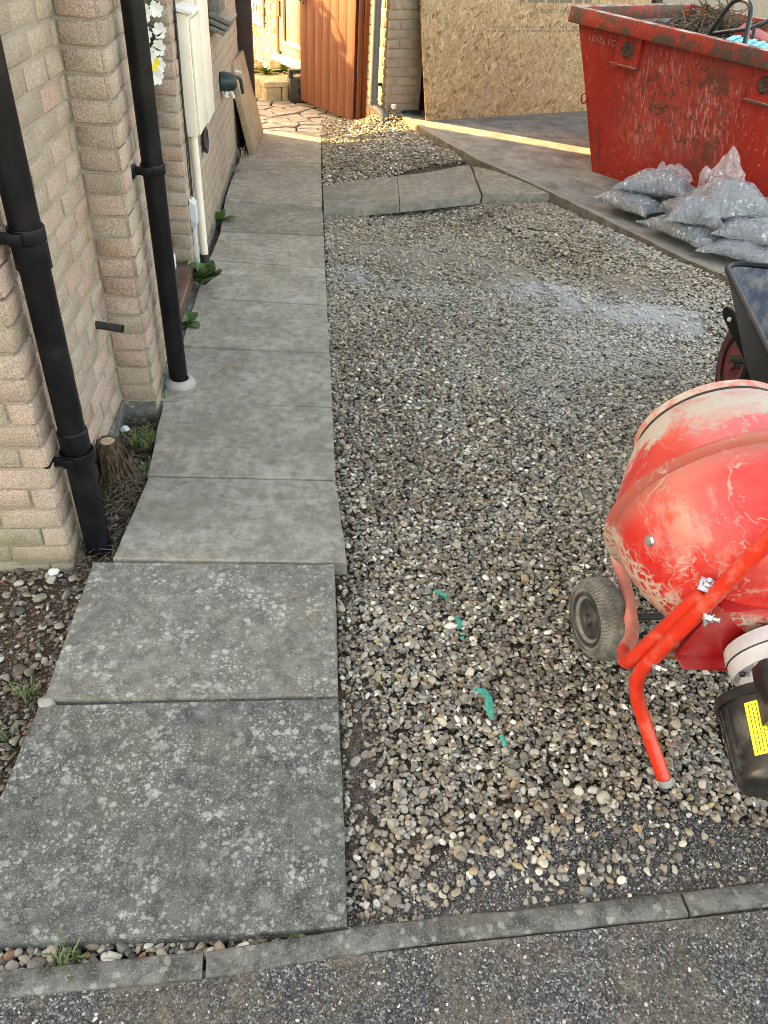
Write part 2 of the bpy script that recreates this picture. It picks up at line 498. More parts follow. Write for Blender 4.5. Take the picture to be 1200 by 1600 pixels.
# weathered grey timber / stained timber: grain along the board
def timber(name, a, b, axis='Z', rough=.6, sc=1.0):
    n = NT(name)
    s_ = {'X': (1.2, 26, 26), 'Y': (26, 1.2, 26), 'Z': (26, 26, 1.2)}[axis]
    v = n.vec(n.pos, tuple(x * sc for x in s_))
    g = n.noise(2.2, 6, .65, v=v, dist=.6)
    c = n.mix(n.step(g, .3, .7), a, b)
    c = n.mix(n.mul(n.info.outputs['Random'], .30), c, a)
    return n.out(c, rough, n.bump(g, .35, .003), spec=.3)
M_LUGRUST = simple('rusted_boss', (.07, .035, .024), .85, var=.5, scale=60, bump=.6, bscale=90)
M_GATE = timber('stained_gate_board', (.10, .030, .018), (.165, .052, .030))
M_GATEDARK = timber('shaded_gate_frame', (.13, .034, .012), (.21, .06, .022))
M_GREYWOOD = timber('weathered_grey_board', (.10, .095, .088), (.21, .20, .185), 'Y')

# OSB board: overlapping strands as oriented stretched cells
n = NT('osb_strands')
co = n.obj
acc = None
_ro = random.Random(5)
for k in range(13):
    ang, sx = (k * 2.399) % 3.1416, _ro.uniform(15, 23); sy, sd = sx * _ro.uniform(2.6, 3.8), _ro.uniform(0, 20)
    v = n.vec(n.vec(n.mix(.02, co, n.noise(9, 3, .5, v=co, col=True), 'ADD'), rot=(0, ang, 0)), (sx, 1, sy), (sd, 0, sd))
    vn = n.new('ShaderNodeTexVoronoi'); n.put(vn.inputs['Vector'], v); vn.inputs['Scale'].default_value = 1.0
    sp = n.new('ShaderNodeSeparateColor'); n.put(sp.inputs[0], vn.outputs['Color'])
    colk = n.ramp(sp.outputs[0], [(0, (.17, .095, .048)), (.12, (.30, .18, .095)), (.5, (.40, .26, .14)), (.85, (.46, .31, .175)), (1, (.54, .38, .23))])
    grain = n.noise(3, 5, .7, v=n.vec(v, (1.2, 1, 5)))
    colk = n.mix(n.mul(n.step(grain, .45, .7), .35), colk, n.mix(.5, colk, (.2, .1, .04)))
    edge = n.step(vn.outputs['Distance'], .42, .66)
    colk = n.mix(n.mul(edge, .28), colk, (.20, .11, .05))
    if acc is None: acc = colk; hgt = sp.outputs[1]
    else:
        pick = n.step(sp.outputs[2], .78, .80)
        acc = n.mix(pick, acc, colk)
        hgt = n.add(n.mul(n.inv(pick), hgt), n.mul(pick, sp.outputs[1]))
acc = n.mix(n.mul(n.step(n.noise(3, 5, .6, v=co), .5, .7), .35), acc, (.36, .28, .19))
M_OSB = n.out(acc, .75, n.bump(hgt, .35, .003), spec=.25)

# red skip paint: rust, scrapes, pale specks
n = NT('skip_red_paint')
P = n.pos
c = n.mix(n.step(n.noise(3, 4, .6), .3, .7), (.31, .014, .009), (.41, .025, .014))
sz = n.sep(P)
zz = sz[2]
# along-the-face coordinate keeps the worn patch in the middle of the side
fx = n.add(n.mul(sz[0], .62), n.mul(sz[1], -.785))
mid_ = n.mul(n.step(fx, -3.05, -2.75), n.step(fx, -2.05, -2.35))
band = n.mul(n.step(zz, .26, .45), n.step(zz, .98, .80))
worn = n.mul(mid_, band)
scr_v = n.vec(n.vec(P, rot=(.22, 0, 0)), (64, 64, 9))
scr = n.mul(n.step(n.noise(1.0, 5, .6, v=scr_v), .50, .62), n.add(.06, n.mul(worn, n.step(n.noise(3.2, 4, .6), .36, .6))))
c = n.mix(n.mul(worn, n.mul(n.step(n.noise(8, 7, .7), .3, .7), .55)), c, (.37, .085, .07))
c = n.mix(n.mul(n.step(n.noise(30, 6, .75), .52, .66), .14), c, (.40, .13, .10))
c = n.mix(n.mul(scr, .75), c, (.54, .23, .20))
rustn = n.add(n.noise(22, 9, .78), n.mul(n.step(n.noise(3.4, 3, .5), .40, .66), .13))
rust = n.mul(n.step(n.add(rustn, n.mul(worn, .055)), .575, .64), n.add(.15, n.mul(worn, .75)))
c = n.mix(n.mul(rust, .92), c, n.mix(n.noise(40, 4, .6), (.045, .022, .014), (.13, .055, .03)))
vs1 = n.new('ShaderNodeTexVoronoi'); n.put(vs1.inputs['Vector'], P); vs1.inputs['Scale'].default_value = 34
q1 = n.new('ShaderNodeSeparateColor'); n.put(q1.inputs[0], vs1.outputs['Color'])
speck = n.mul(n.mul(n.step(n.add(vs1.outputs['Distance'], n.mul(q1.outputs[1], .2)), .32, .14), n.step(q1.outputs[0], .62, .68)), n.step(n.noise(5, 3, .6), .32, .5))
c = n.mix(n.mul(speck, n.add(.15, n.mul(q1.outputs[2], .6))), c, (.55, .36, .31))
vs2 = n.new('ShaderNodeTexVoronoi'); n.put(vs2.inputs['Vector'], P); vs2.inputs['Scale'].default_value = 85
speck2 = n.mul(n.step(vs2.outputs['Distance'], .30, .2), n.step(n.noise(7, 4, .7), .48, .58))
c = n.mix(n.mul(speck2, .6), c, (.10, .03, .02))
drip = n.mul(n.step(n.noise(2, 4, .6, v=n.vec(P, (55, 55, 3.5))), .64, .70), n.step(n.noise(3, 3, .5), .42, .56))
c = n.mix(n.mul(drip, .55), c, (.56, .36, .32))
M_SKIP = n.out(c, n.add(.42, n.mul(rust, .4)), n.bump(n.add(n.mul(rust, .5), n.noise(5, 3, .5)), .25, .01), spec=.4)
n = NT('skip_rim_paint')
c = n.mix(n.step(n.noise(9, 8, .74), .44, .54), (.34, .028, .018), (.085, .048, .036))
c = n.mix(n.mul(n.step(n.noise(50, 5, .7), .58, .7), .6), c, (.30, .21, .18))
nz = n.sep(n.nrm)[2]
c = n.mix(n.mul(n.step(nz, .7, .95), n.mul(n.step(n.noise(12, 6, .7), .38, .58), .85)), c, (.42, .36, .33))
M_SKIPRIM = n.out(c, .65, n.bump(n.noise(40, 5, .7), .5, .006), spec=.35)
n = NT('skip_inside_steel')
c = n.mix(n.step(n.noise(6, 7, .7), .35, .66), (.10, .075, .07), (.17, .145, .14))
c = n.mix(n.mul(n.step(n.noise(26, 6, .7), .56, .66), .5), c, (.09, .04, .025))
M_SKIPIN = n.out(c, .7, n.bump(n.noise(20, 5, .6), .3, .01))

# mixer paint
n = NT('mixer_drum_paint')
P = n.obj
c = n.mix(n.step(n.noise(9, 4, .6, v=P), .3, .7), (.50, .012, .010), (.58, .018, .014))
zc = n.attr('splash', 'GEOMETRY', 'Fac'); mo = n.attr('mouth', 'GEOMETRY', 'Fac')
w = n.mix(.07, P, n.noise(10, 5, .65, v=P, col=True), 'ADD')
w2 = n.mix(.05, P, n.noise(22, 4, .65, v=P, col=True), 'ADD')
def ridge(sc, wd, d_, vv): 
    r_ = n.math('ABSOLUTE', n.math('SUBTRACT', n.noise(sc, 2, .5, v=vv, dist=d_), .5)); return n.step(r_, wd, wd * .2)
vein = n.mul(ridge(4.6, .0075, .6, w2), n.mul(n.step(n.noise(13, 5, .7, v=P), .40, .58), .75))
vein2 = n.mul(ridge(10, .016, 1.0, w2), n.mul(n.step(n.noise(8, 5, .65, v=P), .44, .60), .55))
net = n.mul(n.math('MAXIMUM', n.step(n.vor(36, w2, 'DISTANCE_TO_EDGE'), .15, .05), ridge(9, .05, 1.5, w2)), n.step(n.add(zc, n.mul(n.noise(8, 5, .65, v=P), .6)), .66, .95))
film_ = n.step(n.add(n.noise(6, 8, .72, v=w), n.mul(mo, .24)), .60, .76)
blot = n.step(n.add(n.noise(12, 8, .70, v=w), n.mul(n.math('MAXIMUM', n.mul(zc, .5), mo), .24)), .69, .76)
pinkish = n.mul(n.step(n.noise(6, 6, .7, v=w), .40, .72), .50)
c = n.mix(pinkish, c, (.60, .125, .11))
c = n.mix(n.mul(n.step(n.noise(2.6, 5, .62, v=w), .46, .68), .26), c, (.56, .12, .11))
c = n.mix(n.mul(film_, .74), c, (.47, .39, .335))
smear = n.step(n.noise(2.2, 7, .70, v=n.vec(P, (3.2, 1, 1.6), rot=(.4, .2, .5))), .575, .66)
c = n.mix(n.mul(smear, .40), c, (.48, .30, .26))
scuff = n.step(n.noise(1.2, 5, .65, v=n.vec(P, (40, 8, 40), rot=(.5, .3, .2))), .62, .72)
c = n.mix(n.mul(scuff, .40), c, (.74, .36, .32))
vsp = n.new('ShaderNodeTexVoronoi'); n.put(vsp.inputs['Vector'], w2); vsp.inputs['Scale'].default_value = 46
qs = n.new('ShaderNodeSeparateColor'); n.put(qs.inputs[0], vsp.outputs['Color'])
dots = n.mul(n.mul(n.step(n.add(vsp.outputs['Distance'], n.mul(qs.outputs[1], .25)), .36, .22), n.step(qs.outputs[0], .60, .66)), n.step(n.add(n.noise(4, 4, .6, v=P), n.mul(n.math('MAXIMUM', zc, mo), .22)), .50, .62))
sp_all = n.math('MAXIMUM', n.math('MAXIMUM', n.math('MAXIMUM', vein, vein2), n.mul(dots, .8)), n.math('MAXIMUM', net, blot))
seam_ = n.attr('seam', 'GEOMETRY', 'Fac')
c = n.mix(n.mul(seam_, n.add(.35, n.mul(n.noise(30, 4, .6, v=P), .5))), c, (.25, .12, .09))  # dusty brown and painted shadow along the seam ridge
c = n.mix(n.mul(sp_all, .85), c, n.mix(n.noise(60, 3, .6, v=P), (.34, .29, .24), (.50, .44, .375)))
M_DRUM = n.out(c, n.add(.30, n.mul(n.math('MAXIMUM', sp_all, film_), .5)), n.bump(n.add(n.mul(sp_all, .6), n.mul(n.noise(7, 2, .5, v=P), .25)), .35, .004), spec=.5)
n = NT('mouth_ring_paint')
c = n.mix(n.step(n.noise(18, 6, .7), .40, .62), (.56, .13, .10), (.42, .385, .32))
M_DRUMRING = n.out(c, .75, n.bump(n.noise(60, 5, .7), .4, .004))
M_ORANGE = simple('orange_tube_paint', (.56, .026, .012), .33, var=.08, scale=30, dirt=(.50, .26, .20), dirt_amt=.30, dscale=22)
M_TUBEPALE = simple('dusty_tube_paint', (.50, .15, .11), .7, var=.2, scale=14, dirt=(.40, .36, .31), dirt_amt=.9, dscale=8)
M_YOKE = simple('red_yoke_paint', (.38, .012, .012), .30, var=.1, scale=12, dirt=(.35, .12, .11), dirt_amt=.35, dscale=6)
M_GEAR = simple('cast_aluminium', (.42, .43, .46), .42, var=.08, scale=40, dirt=(.30, .31, .33), dirt_amt=.3, dscale=14)
M_MOTOR = simple('motor_black', (.012, .012, .013), .30, var=.2, dirt=(.14, .135, .12), dirt_amt=.42, dscale=13)
M_LABEL = simple('yellow_label', (.80, .66, .05), .4, var=.03)
M_LABELINK = simple('label_ink', (.12, .10, .03), .6)
n = NT('tyre_rubber')
c = n.mix(n.step(n.noise(20, 6, .65), .3, .7), (.085, .081, .073), (.21, .197, .172))
M_TYRE = n.out(c, .85, n.bump(n.noise(140, 4, .6), .3, .002), spec=.25)
M_RIMBLK = simple('dusty_rim', (.022, .024, .025), .55, var=.3, scale=30, dirt=(.16, .15, .13), dirt_amt=.4, dscale=22)

n = NT('tray_inside')
sepn = n.sep(n.pos)
d = n.step(n.noise(14, 7, .7), .44, .60)
stre = n.step(n.noise(1.6, 6, .7, v=n.vec(n.pos, (22, 22, 6))), .46, .66)
c = n.mix(n.math('MAXIMUM', n.mul(d, .55), n.mul(stre, .42)), (.010, .018, .042), (.23, .20, .155))
M_TRAYIN = n.out(c, .45, n.bump(d, .15, .003))
n = NT('tray_outside')
d = n.mul(n.step(n.noise(9, 8, .72), .54, .68), .30)
c = n.mix(d, (.006, .006, .008), (.12, .11, .095))
M_TRAYOUT = n.out(c, .45, spec=.16)

# clear sack: film over grey chippings
n = NT('bag_gravel')
vn = n.new('ShaderNodeTexVoronoi'); n.put(vn.inputs['Vector'], n.pos); vn.inputs['Scale'].default_value = 105
sp = n.new('ShaderNodeSeparateColor'); n.put(sp.inputs[0], vn.outputs['Color'])
c = n.ramp(sp.outputs[0], [(0, (.06, .062, .062)), (.4, (.125, .128, .125)), (.75, (.19, .19, .18)), (1, (.38, .365, .33))])
c = n.mix(n.mul(n.step(vn.outputs['Distance'], .45, .8), .6), c, (.05, .05, .05))
M_BAGGRAV = n.out(c, .8, n.bump(n.inv(vn.outputs['Distance']), .6, .006))
def film(name, op, tintc):
    n = NT(name)
    n.m.blend_method = 'HASHED' if hasattr(n.m, 'blend_method') else n.m.blend_method
    v = n.vec(n.pos, (11, 11, 7))
    w = n.noise(1.2, 3, .5, v=v, dist=2.6)
    cr = n.noise(60, 5, .65, dist=1.0)
    sv = n.vec(n.vec(n.mix(.05, n.pos, n.noise(5, 3, .5, col=True), 'ADD'), rot=(.5, .4, .9)), (75, 9, 40))
    st = n.mul(n.step(n.noise(1.0, 4, .6, v=sv), .56, .66), n.step(n.noise(7, 3, .5), .40, .58))
    a = n.add(n.add(op, n.mul(n.step(w, .48, .74), .22)), n.mul(st, .38))
    tintc = n.mix(st, tintc, (.80, .82, .86))  # pale streaks painted in for glints along the film's creases
    b = n.bump(n.add(n.mul(w, 1.0), n.mul(cr, .35)), .9, .03)
    n.out(tintc, .13, b, alpha=a, spec=.9)
    return n.m
M_FILM = film('clear_sack_film', .48, (.37, .40, .44))
M_FILMFLAP = film('loose_sack_film', .40, (.66, .63, .65))

n = NT('bark')
g = n.noise(1.5, 7, .7, v=n.vec(n.pos, (60, 60, 12)))
M_BARK = n.out(n.mix(n.step(g, .35, .65), (.03, .021, .014), (.135, .098, .068)), .95, n.bump(g, 1.0, .012), spec=.15)
n = NT('cut_wood')
g = n.noise(90, 4, .6)
M_CUT = n.out(n.mix(n.step(g, .3, .7), (.33, .205, .115), (.47, .33, .205)), .85)

# ------------------------------------------------------------------ terrain functions
def drive_z(x, y): return .10 + .09 * sm(3.8, 6.6, y)
KE = [(.66, 7.05), (.765, 6.70), (.86, 6.365), (.985, 6.014), (1.162, 5.597), (1.353, 5.276), (1.537, 4.958), (1.682, 4.662), (1.814, 4.385), (1.958, 4.047), (2.098, 3.777), (2.36, 3.20), (3.2, 1.6)]
def kerb_line(x, y):      # >0 on the gravel side of the drive kerb
    ky = [p[1] for p in KE][::-1]; kx = [p[0] for p in KE][::-1]
    return np.interp(y, ky, kx) - .03 - x
def chip_zone(x, y):
    xs = [-1, .06, .41, .71, .95, 1.6, 9]; ys = [.62, .645, .83, .885, .80, .78, .78]
    yb = np.interp(x, xs, ys)
    return sm(.06, -.05, y - yb)
def blob(x, y, cx, cy, rx, ry, a=0):
    ca, sa = math.cos(a), math.sin(a)
    dx, dy = x - cx, y - cy
    u, v = (ca * dx + sa * dy) / rx, (-sa * dx + ca * dy) / ry
    return np.exp(-(u * u + v * v))
def vnoise(x, y, f, seed=0):
    """cheap smooth value noise, vectorised"""
    xi = np.floor(x * f).astype(int); yi = np.floor(y * f).astype(int)
    fx = x * f - xi; fy = y * f - yi
    fx = fx * fx * (3 - 2 * fx); fy = fy * fy * (3 - 2 * fy)
    def h(a, b):
        k = (a * 374761393 + b * 668265263 + seed * 982451653) & 0x7fffffff
        k = ((k ^ (k >> 13)) * 1274126177) & 0x7fffffff
        return ((k ^ (k >> 16)) & 0xffff) / 65535.0
    return (h(xi, yi) * (1 - fx) + h(xi + 1, yi) * fx) * (1 - fy) + (h(xi, yi + 1) * (1 - fx) + h(xi + 1, yi + 1) * fx) * fy
def fbm(x, y, f, seed=0):
    return .5 * vnoise(x, y, f, seed) + .27 * vnoise(x, y, f * 2.1, seed + 1) + .15 * vnoise(x, y, f * 4.3, seed + 2) + .08 * vnoise(x, y, f * 9, seed + 3)
def dust_f(x, y):
    d = .80 * blob(x, y, .38, 4.32, .30, .10) + .50 * blob(x, y, .95, 4.05, .75, .45) + .65 * blob(x, y, 1.75, 3.85, .35, .35)
    d = d + .75 * blob(x, y, .97, 2.0, .13, .20) + .45 * blob(x, y, .25, 3.6, .25, .3) + .4 * blob(x, y, 1.1, 3.2, .5, .5) + .6 * blob(x, y, .10, 1.05, .06, .25)
    d = d + .5 * blob(x, y, .5, .66, .5, .05) + .5 * blob(x, y, .20, .80, .10, .12)
    d = d + .35 * sm(.60, .74, fbm(x, y, 1.7, 61)) * sm(1.6, 2.6, y)
    return np.clip(d * (.05 + 1.9 * fbm(x, y, 5.5, 5)), 0, 1)
def cem_f(x, y):
    d = .95 * blob(x, y, .19, 3.92, .13, .13) + .75 * blob(x, y, 1.38, 3.55, .34, .17, -.4) + .7 * blob(x, y, 1.15, 3.78, .22, .10) + .75 * blob(x, y, 1.75, 3.35, .25, .2)
    d = d + .35 * blob(x, y, 1.3, 3.0, .35, .4) + .5 * blob(x, y, .95, 2.6, .10, .25) + .45 * blob(x, y, .55, 3.75, .3, .12) + .75 * blob(x, y, 1.8, 4.25, .10, .35, .35)
    return np.clip(d * (.05 + 1.9 * fbm(x, y, 6.0, 9)), 0, 1)
def soil_f(x, y):
    d = 1.0 * blob(x, y, .09, 1.02, .07, .30) + .8 * blob(x, y, .08, 1.8, .05, .45) + .9 * blob(x, y, .20, .78, .14, .10) + .7 * blob(x, y, .28, 1.32, .14, .07) + .6 * blob(x, y, .30, .98, .16, .07) + .8 * blob(x, y, .09, .68, .06, .06)
    return np.clip(d * (.4 + 1.2 * fbm(x, y, 14, 15)), 0, 1)
def bed_z(x, y):
    z = -.058 + .012 * (fbm(x, y, 2.0, 1) - .5)
    z = z + (.04 + .145 * sm(.02, .85, x)) * sm(5.0, 5.9, y) + .115 * sm(.70, .02, kerb_line(x, y)) * sm(2.6, 3.8, y) * sm(5.4, 4.9, y) + .055 * sm(.3, 1.3, x) * sm(4.0, 4.85, y) * sm(5.2, 5.0, y) * sm(.0, .5, kerb_line(x, y))
    z = z + .085 * blob(x, y, .62, 6.95, .28, .20)
    z = z + .026 * sm(.25, .85, dust_f(x, y)) + .028 * sm(.35, .9, cem_f(x, y))
    z = z + .040 * chip_zone(x, y) * (x > .05) + .014 * sm(.95, .62, y) * (x > .05) * (1 - chip_zone(x, y))
    return z

# ================================================================== SETTING
def sheet(name, pts, z, mat, kind='structure'):
    bm = B()
    vs_ = [bm.verts.new((p[0], p[1], p[2] if len(p) > 2 else z)) for p in pts]
    bm.faces.new(vs_)
    return tagit(fin(bm, name, mat), kind=kind)
sheet('ground', [(-60, -60), (60, -60), (60, 60), (-60, 60)], -.16, M_SOIL)
# road in front: sheet follows the line of the kerb
sheet('road', [(-40, -30), (40, -30), (40, 3.2), (2.6, .735), (.9, .625), (.1, .585), (-.7, .545), (-40, -.9)], -.010, M_TARMAC)

# gravel bed as a height sheet
xs = np.arange(-1.9, 3.0, .02); ys = np.arange(.54, 7.7, .02)
X, Y = np.meshgrid(xs, ys)
Z = bed_z(X, Y)
# left planting strip sits a little lower and darker
co = np.stack([X, Y, Z], -1).reshape(-1, 3)
nx, ny = len(xs), len(ys)
idx = np.arange(nx * ny).reshape(ny, nx)
quads = np.stack([idx[:-1, :-1], idx[:-1, 1:], idx[1:, 1:], idx[1:, :-1]], -1).reshape(-1, 4)
me = bpy.data.meshes.new('driveway_bed')
me.vertices.add(len(co)); me.vertices.foreach_set('co', co.ravel())
me.loops.add(quads.size); me.loops.foreach_set('vertex_index', quads.ravel())
me.polygons.add(len(quads)); me.polygons.foreach_set('loop_start', np.arange(0, quads.size, 4)); me.polygons.foreach_set('loop_total', np.full(len(quads), 4))
me.update(); me.validate()
a = me.attributes.new('dust', 'FLOAT', 'POINT'); a.data.foreach_set('value', dust_f(X, Y).ravel().astype(np.float32))
a = me.attributes.new('soilmask', 'FLOAT', 'POINT'); a.data.foreach_set('value', np.where(X < .0, .8, soil_f(X, Y)).ravel().astype(np.float32))
a = me.attributes.new('cement', 'FLOAT', 'POINT'); a.data.foreach_set('value', cem_f(X, Y).ravel().astype(np.float32))
me.polygons.foreach_set('use_smooth', np.ones(len(quads), bool))
tagit(link('gravel_bed', me, M_BED), kind='structure')

# raised concrete drive on the right
bm = B()
out_pts = [(p[0] + .03, p[1] + .012, float(drive_z(p[0], p[1]))) for p in KE]
N_ = len(out_pts)
grid = []
for i, p in enumerate(out_pts):
    row = []
    for j, d_ in enumerate((0, .4, .9, 1.6, 3, 6, 14)):
        x_, y_ = p[0] + d_, p[1] + d_ * .43
        row.append(bm.verts.new((x_, y_, float(drive_z(x_, y_)) + (mnoise.noise(Vector((x_ * 2, y_ * 2, 0))) * .004 if j else 0))))
    grid.append(row)
for i in range(N_ - 1):
    for j in range(6): bm.faces.new((grid[i][j], grid[i + 1][j], grid[i + 1][j + 1], grid[i][j + 1]))
    a_, b_ = grid[i][0], grid[i + 1][0]
    c_ = [bm.verts.new((v.co.x, v.co.y, -.15)) for v in (a_, b_)]
    bm.faces.new((a_, c_[0], c_[1], b_))
e0 = [bm.verts.new((14.66, 25, .19)), bm.verts.new((-.5, 25, .19))]
bm.faces.new(grid[0] + e0)
tagit(fin(bm, 'concrete_drive', M_DRIVE, ang=60), kind='structure')
def kerb_run(parent, along, total, stone, half, ztop, zlow, mat, wob=.004):
    d = 0
    while d < total - .05:
        e = min(d + stone, total); bm = B(); n_ = 16; top, bot = [], []
        for i in range(n_ + 1):
            k = d + .003 + (e - d - .006) * i / n_
            p = along(k); q = (along(k + .03) - along(k - .03)).normalized(); nn = Vector((-q.y, q.x))
            w1 = half + mnoise.noise(Vector((k * 9, half, 1))) * wob; w2 = half + mnoise.noise(Vector((k * 11, half, 7))) * wob
            zt = ztop(p.x, p.y) + mnoise.noise(Vector((k * 6, 3, d))) * .004
            ch = .004 + .010 * max(0, mnoise.noise(Vector((k * 16, 9, d)))) ** 1.0
            top.append([(p.x + nn.x * w1, p.y + nn.y * w1, zlow), (p.x + nn.x * w1, p.y + nn.y * w1, zt - .005), (p.x + nn.x * (w1 - .005), p.y + nn.y * (w1 - .005), zt),
                        (p.x - nn.x * (w2 - ch), p.y - nn.y * (w2 - ch), zt - .001), (p.x - nn.x * w2, p.y - nn.y * w2, zt - ch * .9), (p.x - nn.x * w2, p.y - nn.y * w2, zlow)])
        vv = [[bm.verts.new(c) for c in r] for r in top]
        for i in range(n_):
            for j in range(5): bm.faces.new((vv[i][j], vv[i + 1][j], vv[i + 1][j + 1], vv[i][j + 1]))
        bm.faces.new(vv[0]); bm.faces.new(vv[-1][::-1])
        fin(bm, 'kerb_stone', mat, parent, ang=50)
        d = e
kerb = thing('drive_edging', None, None, (1.5, 5, 0), kind='structure')
cum = [0]
for i in range(len(KE) - 1): cum.append(cum[-1] + (Vector(KE[i + 1]) - Vector(KE[i])).length)
def along(d):
    d = min(max(d, 0), cum[-1] - 1e-4)
    for i in range(len(KE) - 1):
        if d <= cum[i + 1]:
            t = (d - cum[i]) / (cum[i + 1] - cum[i]); return Vector(KE[i]).lerp(Vector(KE[i + 1]), t)
kerb_run(kerb, along, cum[-1], .91, .024, lambda x, y: float(drive_z(x, y)) + .008, -.12, M_EDGING)
# front kerb between gravel and road
fk = thing('front_edging', None, None, (.2, .6, 0), kind='structure')
FX = [(-2.0, .505), (-1.1, .548), (-.196, .577), (.14, .612), (.70, .640), (1.60, .70), (2.5, .75), (3.4, .80)]
cumf = [0]
for i in range(len(FX) - 1): cumf.append(cumf[-1] + (Vector(FX[i + 1]) - Vector(FX[i])).length)
def along_f(d):
    d = min(max(d, 0), cumf[-1] - 1e-4)
    for i in range(len(FX) - 1):
        if d <= cumf[i + 1]:
            t = (d - cumf[i]) / (cumf[i + 1] - cumf[i]); return Vector(FX[i]).lerp(Vector(FX[i + 1]), t)
kerb_run(fk, along_f, cumf[-1], .905, .0215, lambda x, y: .001, -.14, M_KERB)
# path of concrete slabs, quads measured on the ground
SL = [[(-.651, .631), (.059, .626), (.055, 1.147), (-.625, 1.152)], [(-.616, 1.161), (.055, 1.155), (.057, 1.616), (-.609, 1.631)], [(-.558, 1.644), (.092, 1.622), (.068, 2.035), (-.529, 2.052)], [(-.535, 2.060), (.068, 2.042), (.066, 2.5), (-.553, 2.523)], [(-.571, 2.532), (.067, 2.508), (.064, 2.945), (-.552, 2.979)], [(-.551, 2.988), (.064, 2.953), (.059, 3.423), (-.547, 3.475)], [(-.55, 3.487), (.059, 3.433), (.056, 3.915), (-.543, 3.995)], [(-.543, 4.006), (.056, 3.926), (.054, 4.413), (-.527, 4.454)], [(-.529, 4.464), (.054, 4.423), (.051, 4.902), (-.552, 5.014)], [(-.554, 5.026), (.051, 4.914), (.051, 5.438), (-.552, 5.493)], [(-.551, 5.507), (.051, 5.451), (.051, 6.005), (-.537, 6.038)], [(-.54, 6.05), (.051, 6.017), (.055, 6.552), (-.513, 6.575)], [(-.516, 6.59), (.055, 6.567), (.058, 7.021), (-.502, 7.05)]]
LI = [1.0, .9, .34, .16, .12, .08, .08, .08, .06, .05, .05, .05, .05]
WA = [.05, .30, .66, .72, .78, .86, .90, .86, .74, .92, .80, .85, .9]
TO = [.45, .50, .52, .55, .58, .60, .66, .62, .40, .55, .42, .42, .45]
path = thing('path', None, None, (-.25, 3.5, 0), kind='structure')
def slab(quad, parent, name='paving_slab', thick=.05, zs=None, color=(0, .5, .5), sub=10, mat=None, seed=0):
    bm = B()
    q = [Vector((p[0], p[1], 0)) for p in quad]
    zz = zs or [0, 0, 0, 0]
    g = [[None] * (sub + 1) for _ in range(sub + 1)]
    for i in range(sub + 1):
        for j in range(sub + 1):
            u, v = i / sub, j / sub
            p = q[0] * (1 - u) * (1 - v) + q[1] * u * (1 - v) + q[2] * u * v + q[3] * (1 - u) * v
            zv = zz[0] * (1 - u) * (1 - v) + zz[1] * u * (1 - v) + zz[2] * u * v + zz[3] * (1 - u) * v
            ed = min(u, v, 1 - u, 1 - v) == 0
            jx = jy = 0
            if ed:
                jx = mnoise.noise(Vector((p.x * 14, p.y * 14, seed))) * .0035; jy = mnoise.noise(Vector((p.x * 14, p.y * 14, seed + 7))) * .0035
            g[i][j] = bm.verts.new((p.x + jx, p.y + jy, zv + mnoise.noise(Vector((p.x * 5, p.y * 5, seed))) * .0018))
    for i in range(sub):
        for j in range(sub):
            bm.faces.new((g[i][j], g[i + 1][j], g[i + 1][j + 1], g[i][j + 1]))
    loop = [g[i][0] for i in range(sub)] + [g[sub][j] for j in range(sub)] + [g[i][sub] for i in range(sub, 0, -1)] + [g[0][j] for j in range(sub, 0, -1)]
    # worn arris: small chamfer ring then vertical side
    cen = sum((v.co for v in loop), Vector()) / len(loop)
    r1 = []; r2 = []
    for v in loop:
        d_ = (v.co - cen); d_.z = 0; d_.normalize()
        r1.append(bm.verts.new(v.co + d_ * .003 + Vector((0, 0, -.0045)))); r2.append(bm.verts.new(v.co + d_ * .0035 + Vector((0, 0, -thick))))
    n_ = len(loop)
    for i in range(n_):
        k = (i + 1) % n_
        bm.faces.new((loop[k], loop[i], r1[i], r1[k])); bm.faces.new((r1[k], r1[i], r2[i], r2[k]))
    o = fin(bm, name, mat or M_SLAB, parent, ang=50)
    o.color = (*color, 1)
    return o
for i, q in enumerate(SL):
    rr = random.Random(i)
    zs = [rr.uniform(-.009, .006) for _ in range(4)]
    q = [(q[0][0], q[0][1] + .0025), (q[1][0], q[1][1] + .0025), (q[2][0], q[2][1] - .0025), (q[3][0], q[3][1] - .0025)]
    if i in (1,): zs = [.004, .004, .002, .002]
    if i == 9: zs = [.004, .014, .010, .002]
    slab(q, path, color=(LI[i], WA[i], TO[i]), zs=zs, seed=i * 3)
# crossing of three slabs to the drive
cross = thing('path', None, None, (.8, 5.3, 0), kind='structure')
slab([(.064, 4.903), (.535, 4.922), (.570, 5.559), (.064, 5.44)], cross, zs=[0, .05, .05, 0], color=(.04, .70, .40), seed=50, thick=.055)
slab([(.541, 4.923), (1.058, 5.000), (1.106, 5.790), (.577, 5.562)], cross, zs=[.05, .10, .11, .05], color=(.04, .72, .40), seed=53, thick=.055)
slab([(1.076, 5.015), (1.490, 4.965), (1.155, 5.66), (1.122, 5.77)], cross, zs=[.10, .132, .155, .115], color=(.03, .55, .50), seed=57, thick=.055)
# narrow concrete strip under the door sill
bm = B(); abox(bm, (-.60, 2.86, -.1), (-.552, 3.70, -.004)); tagit(fin(bm, 'concrete_strip', M_KERB, bevel=.004), kind='structure')

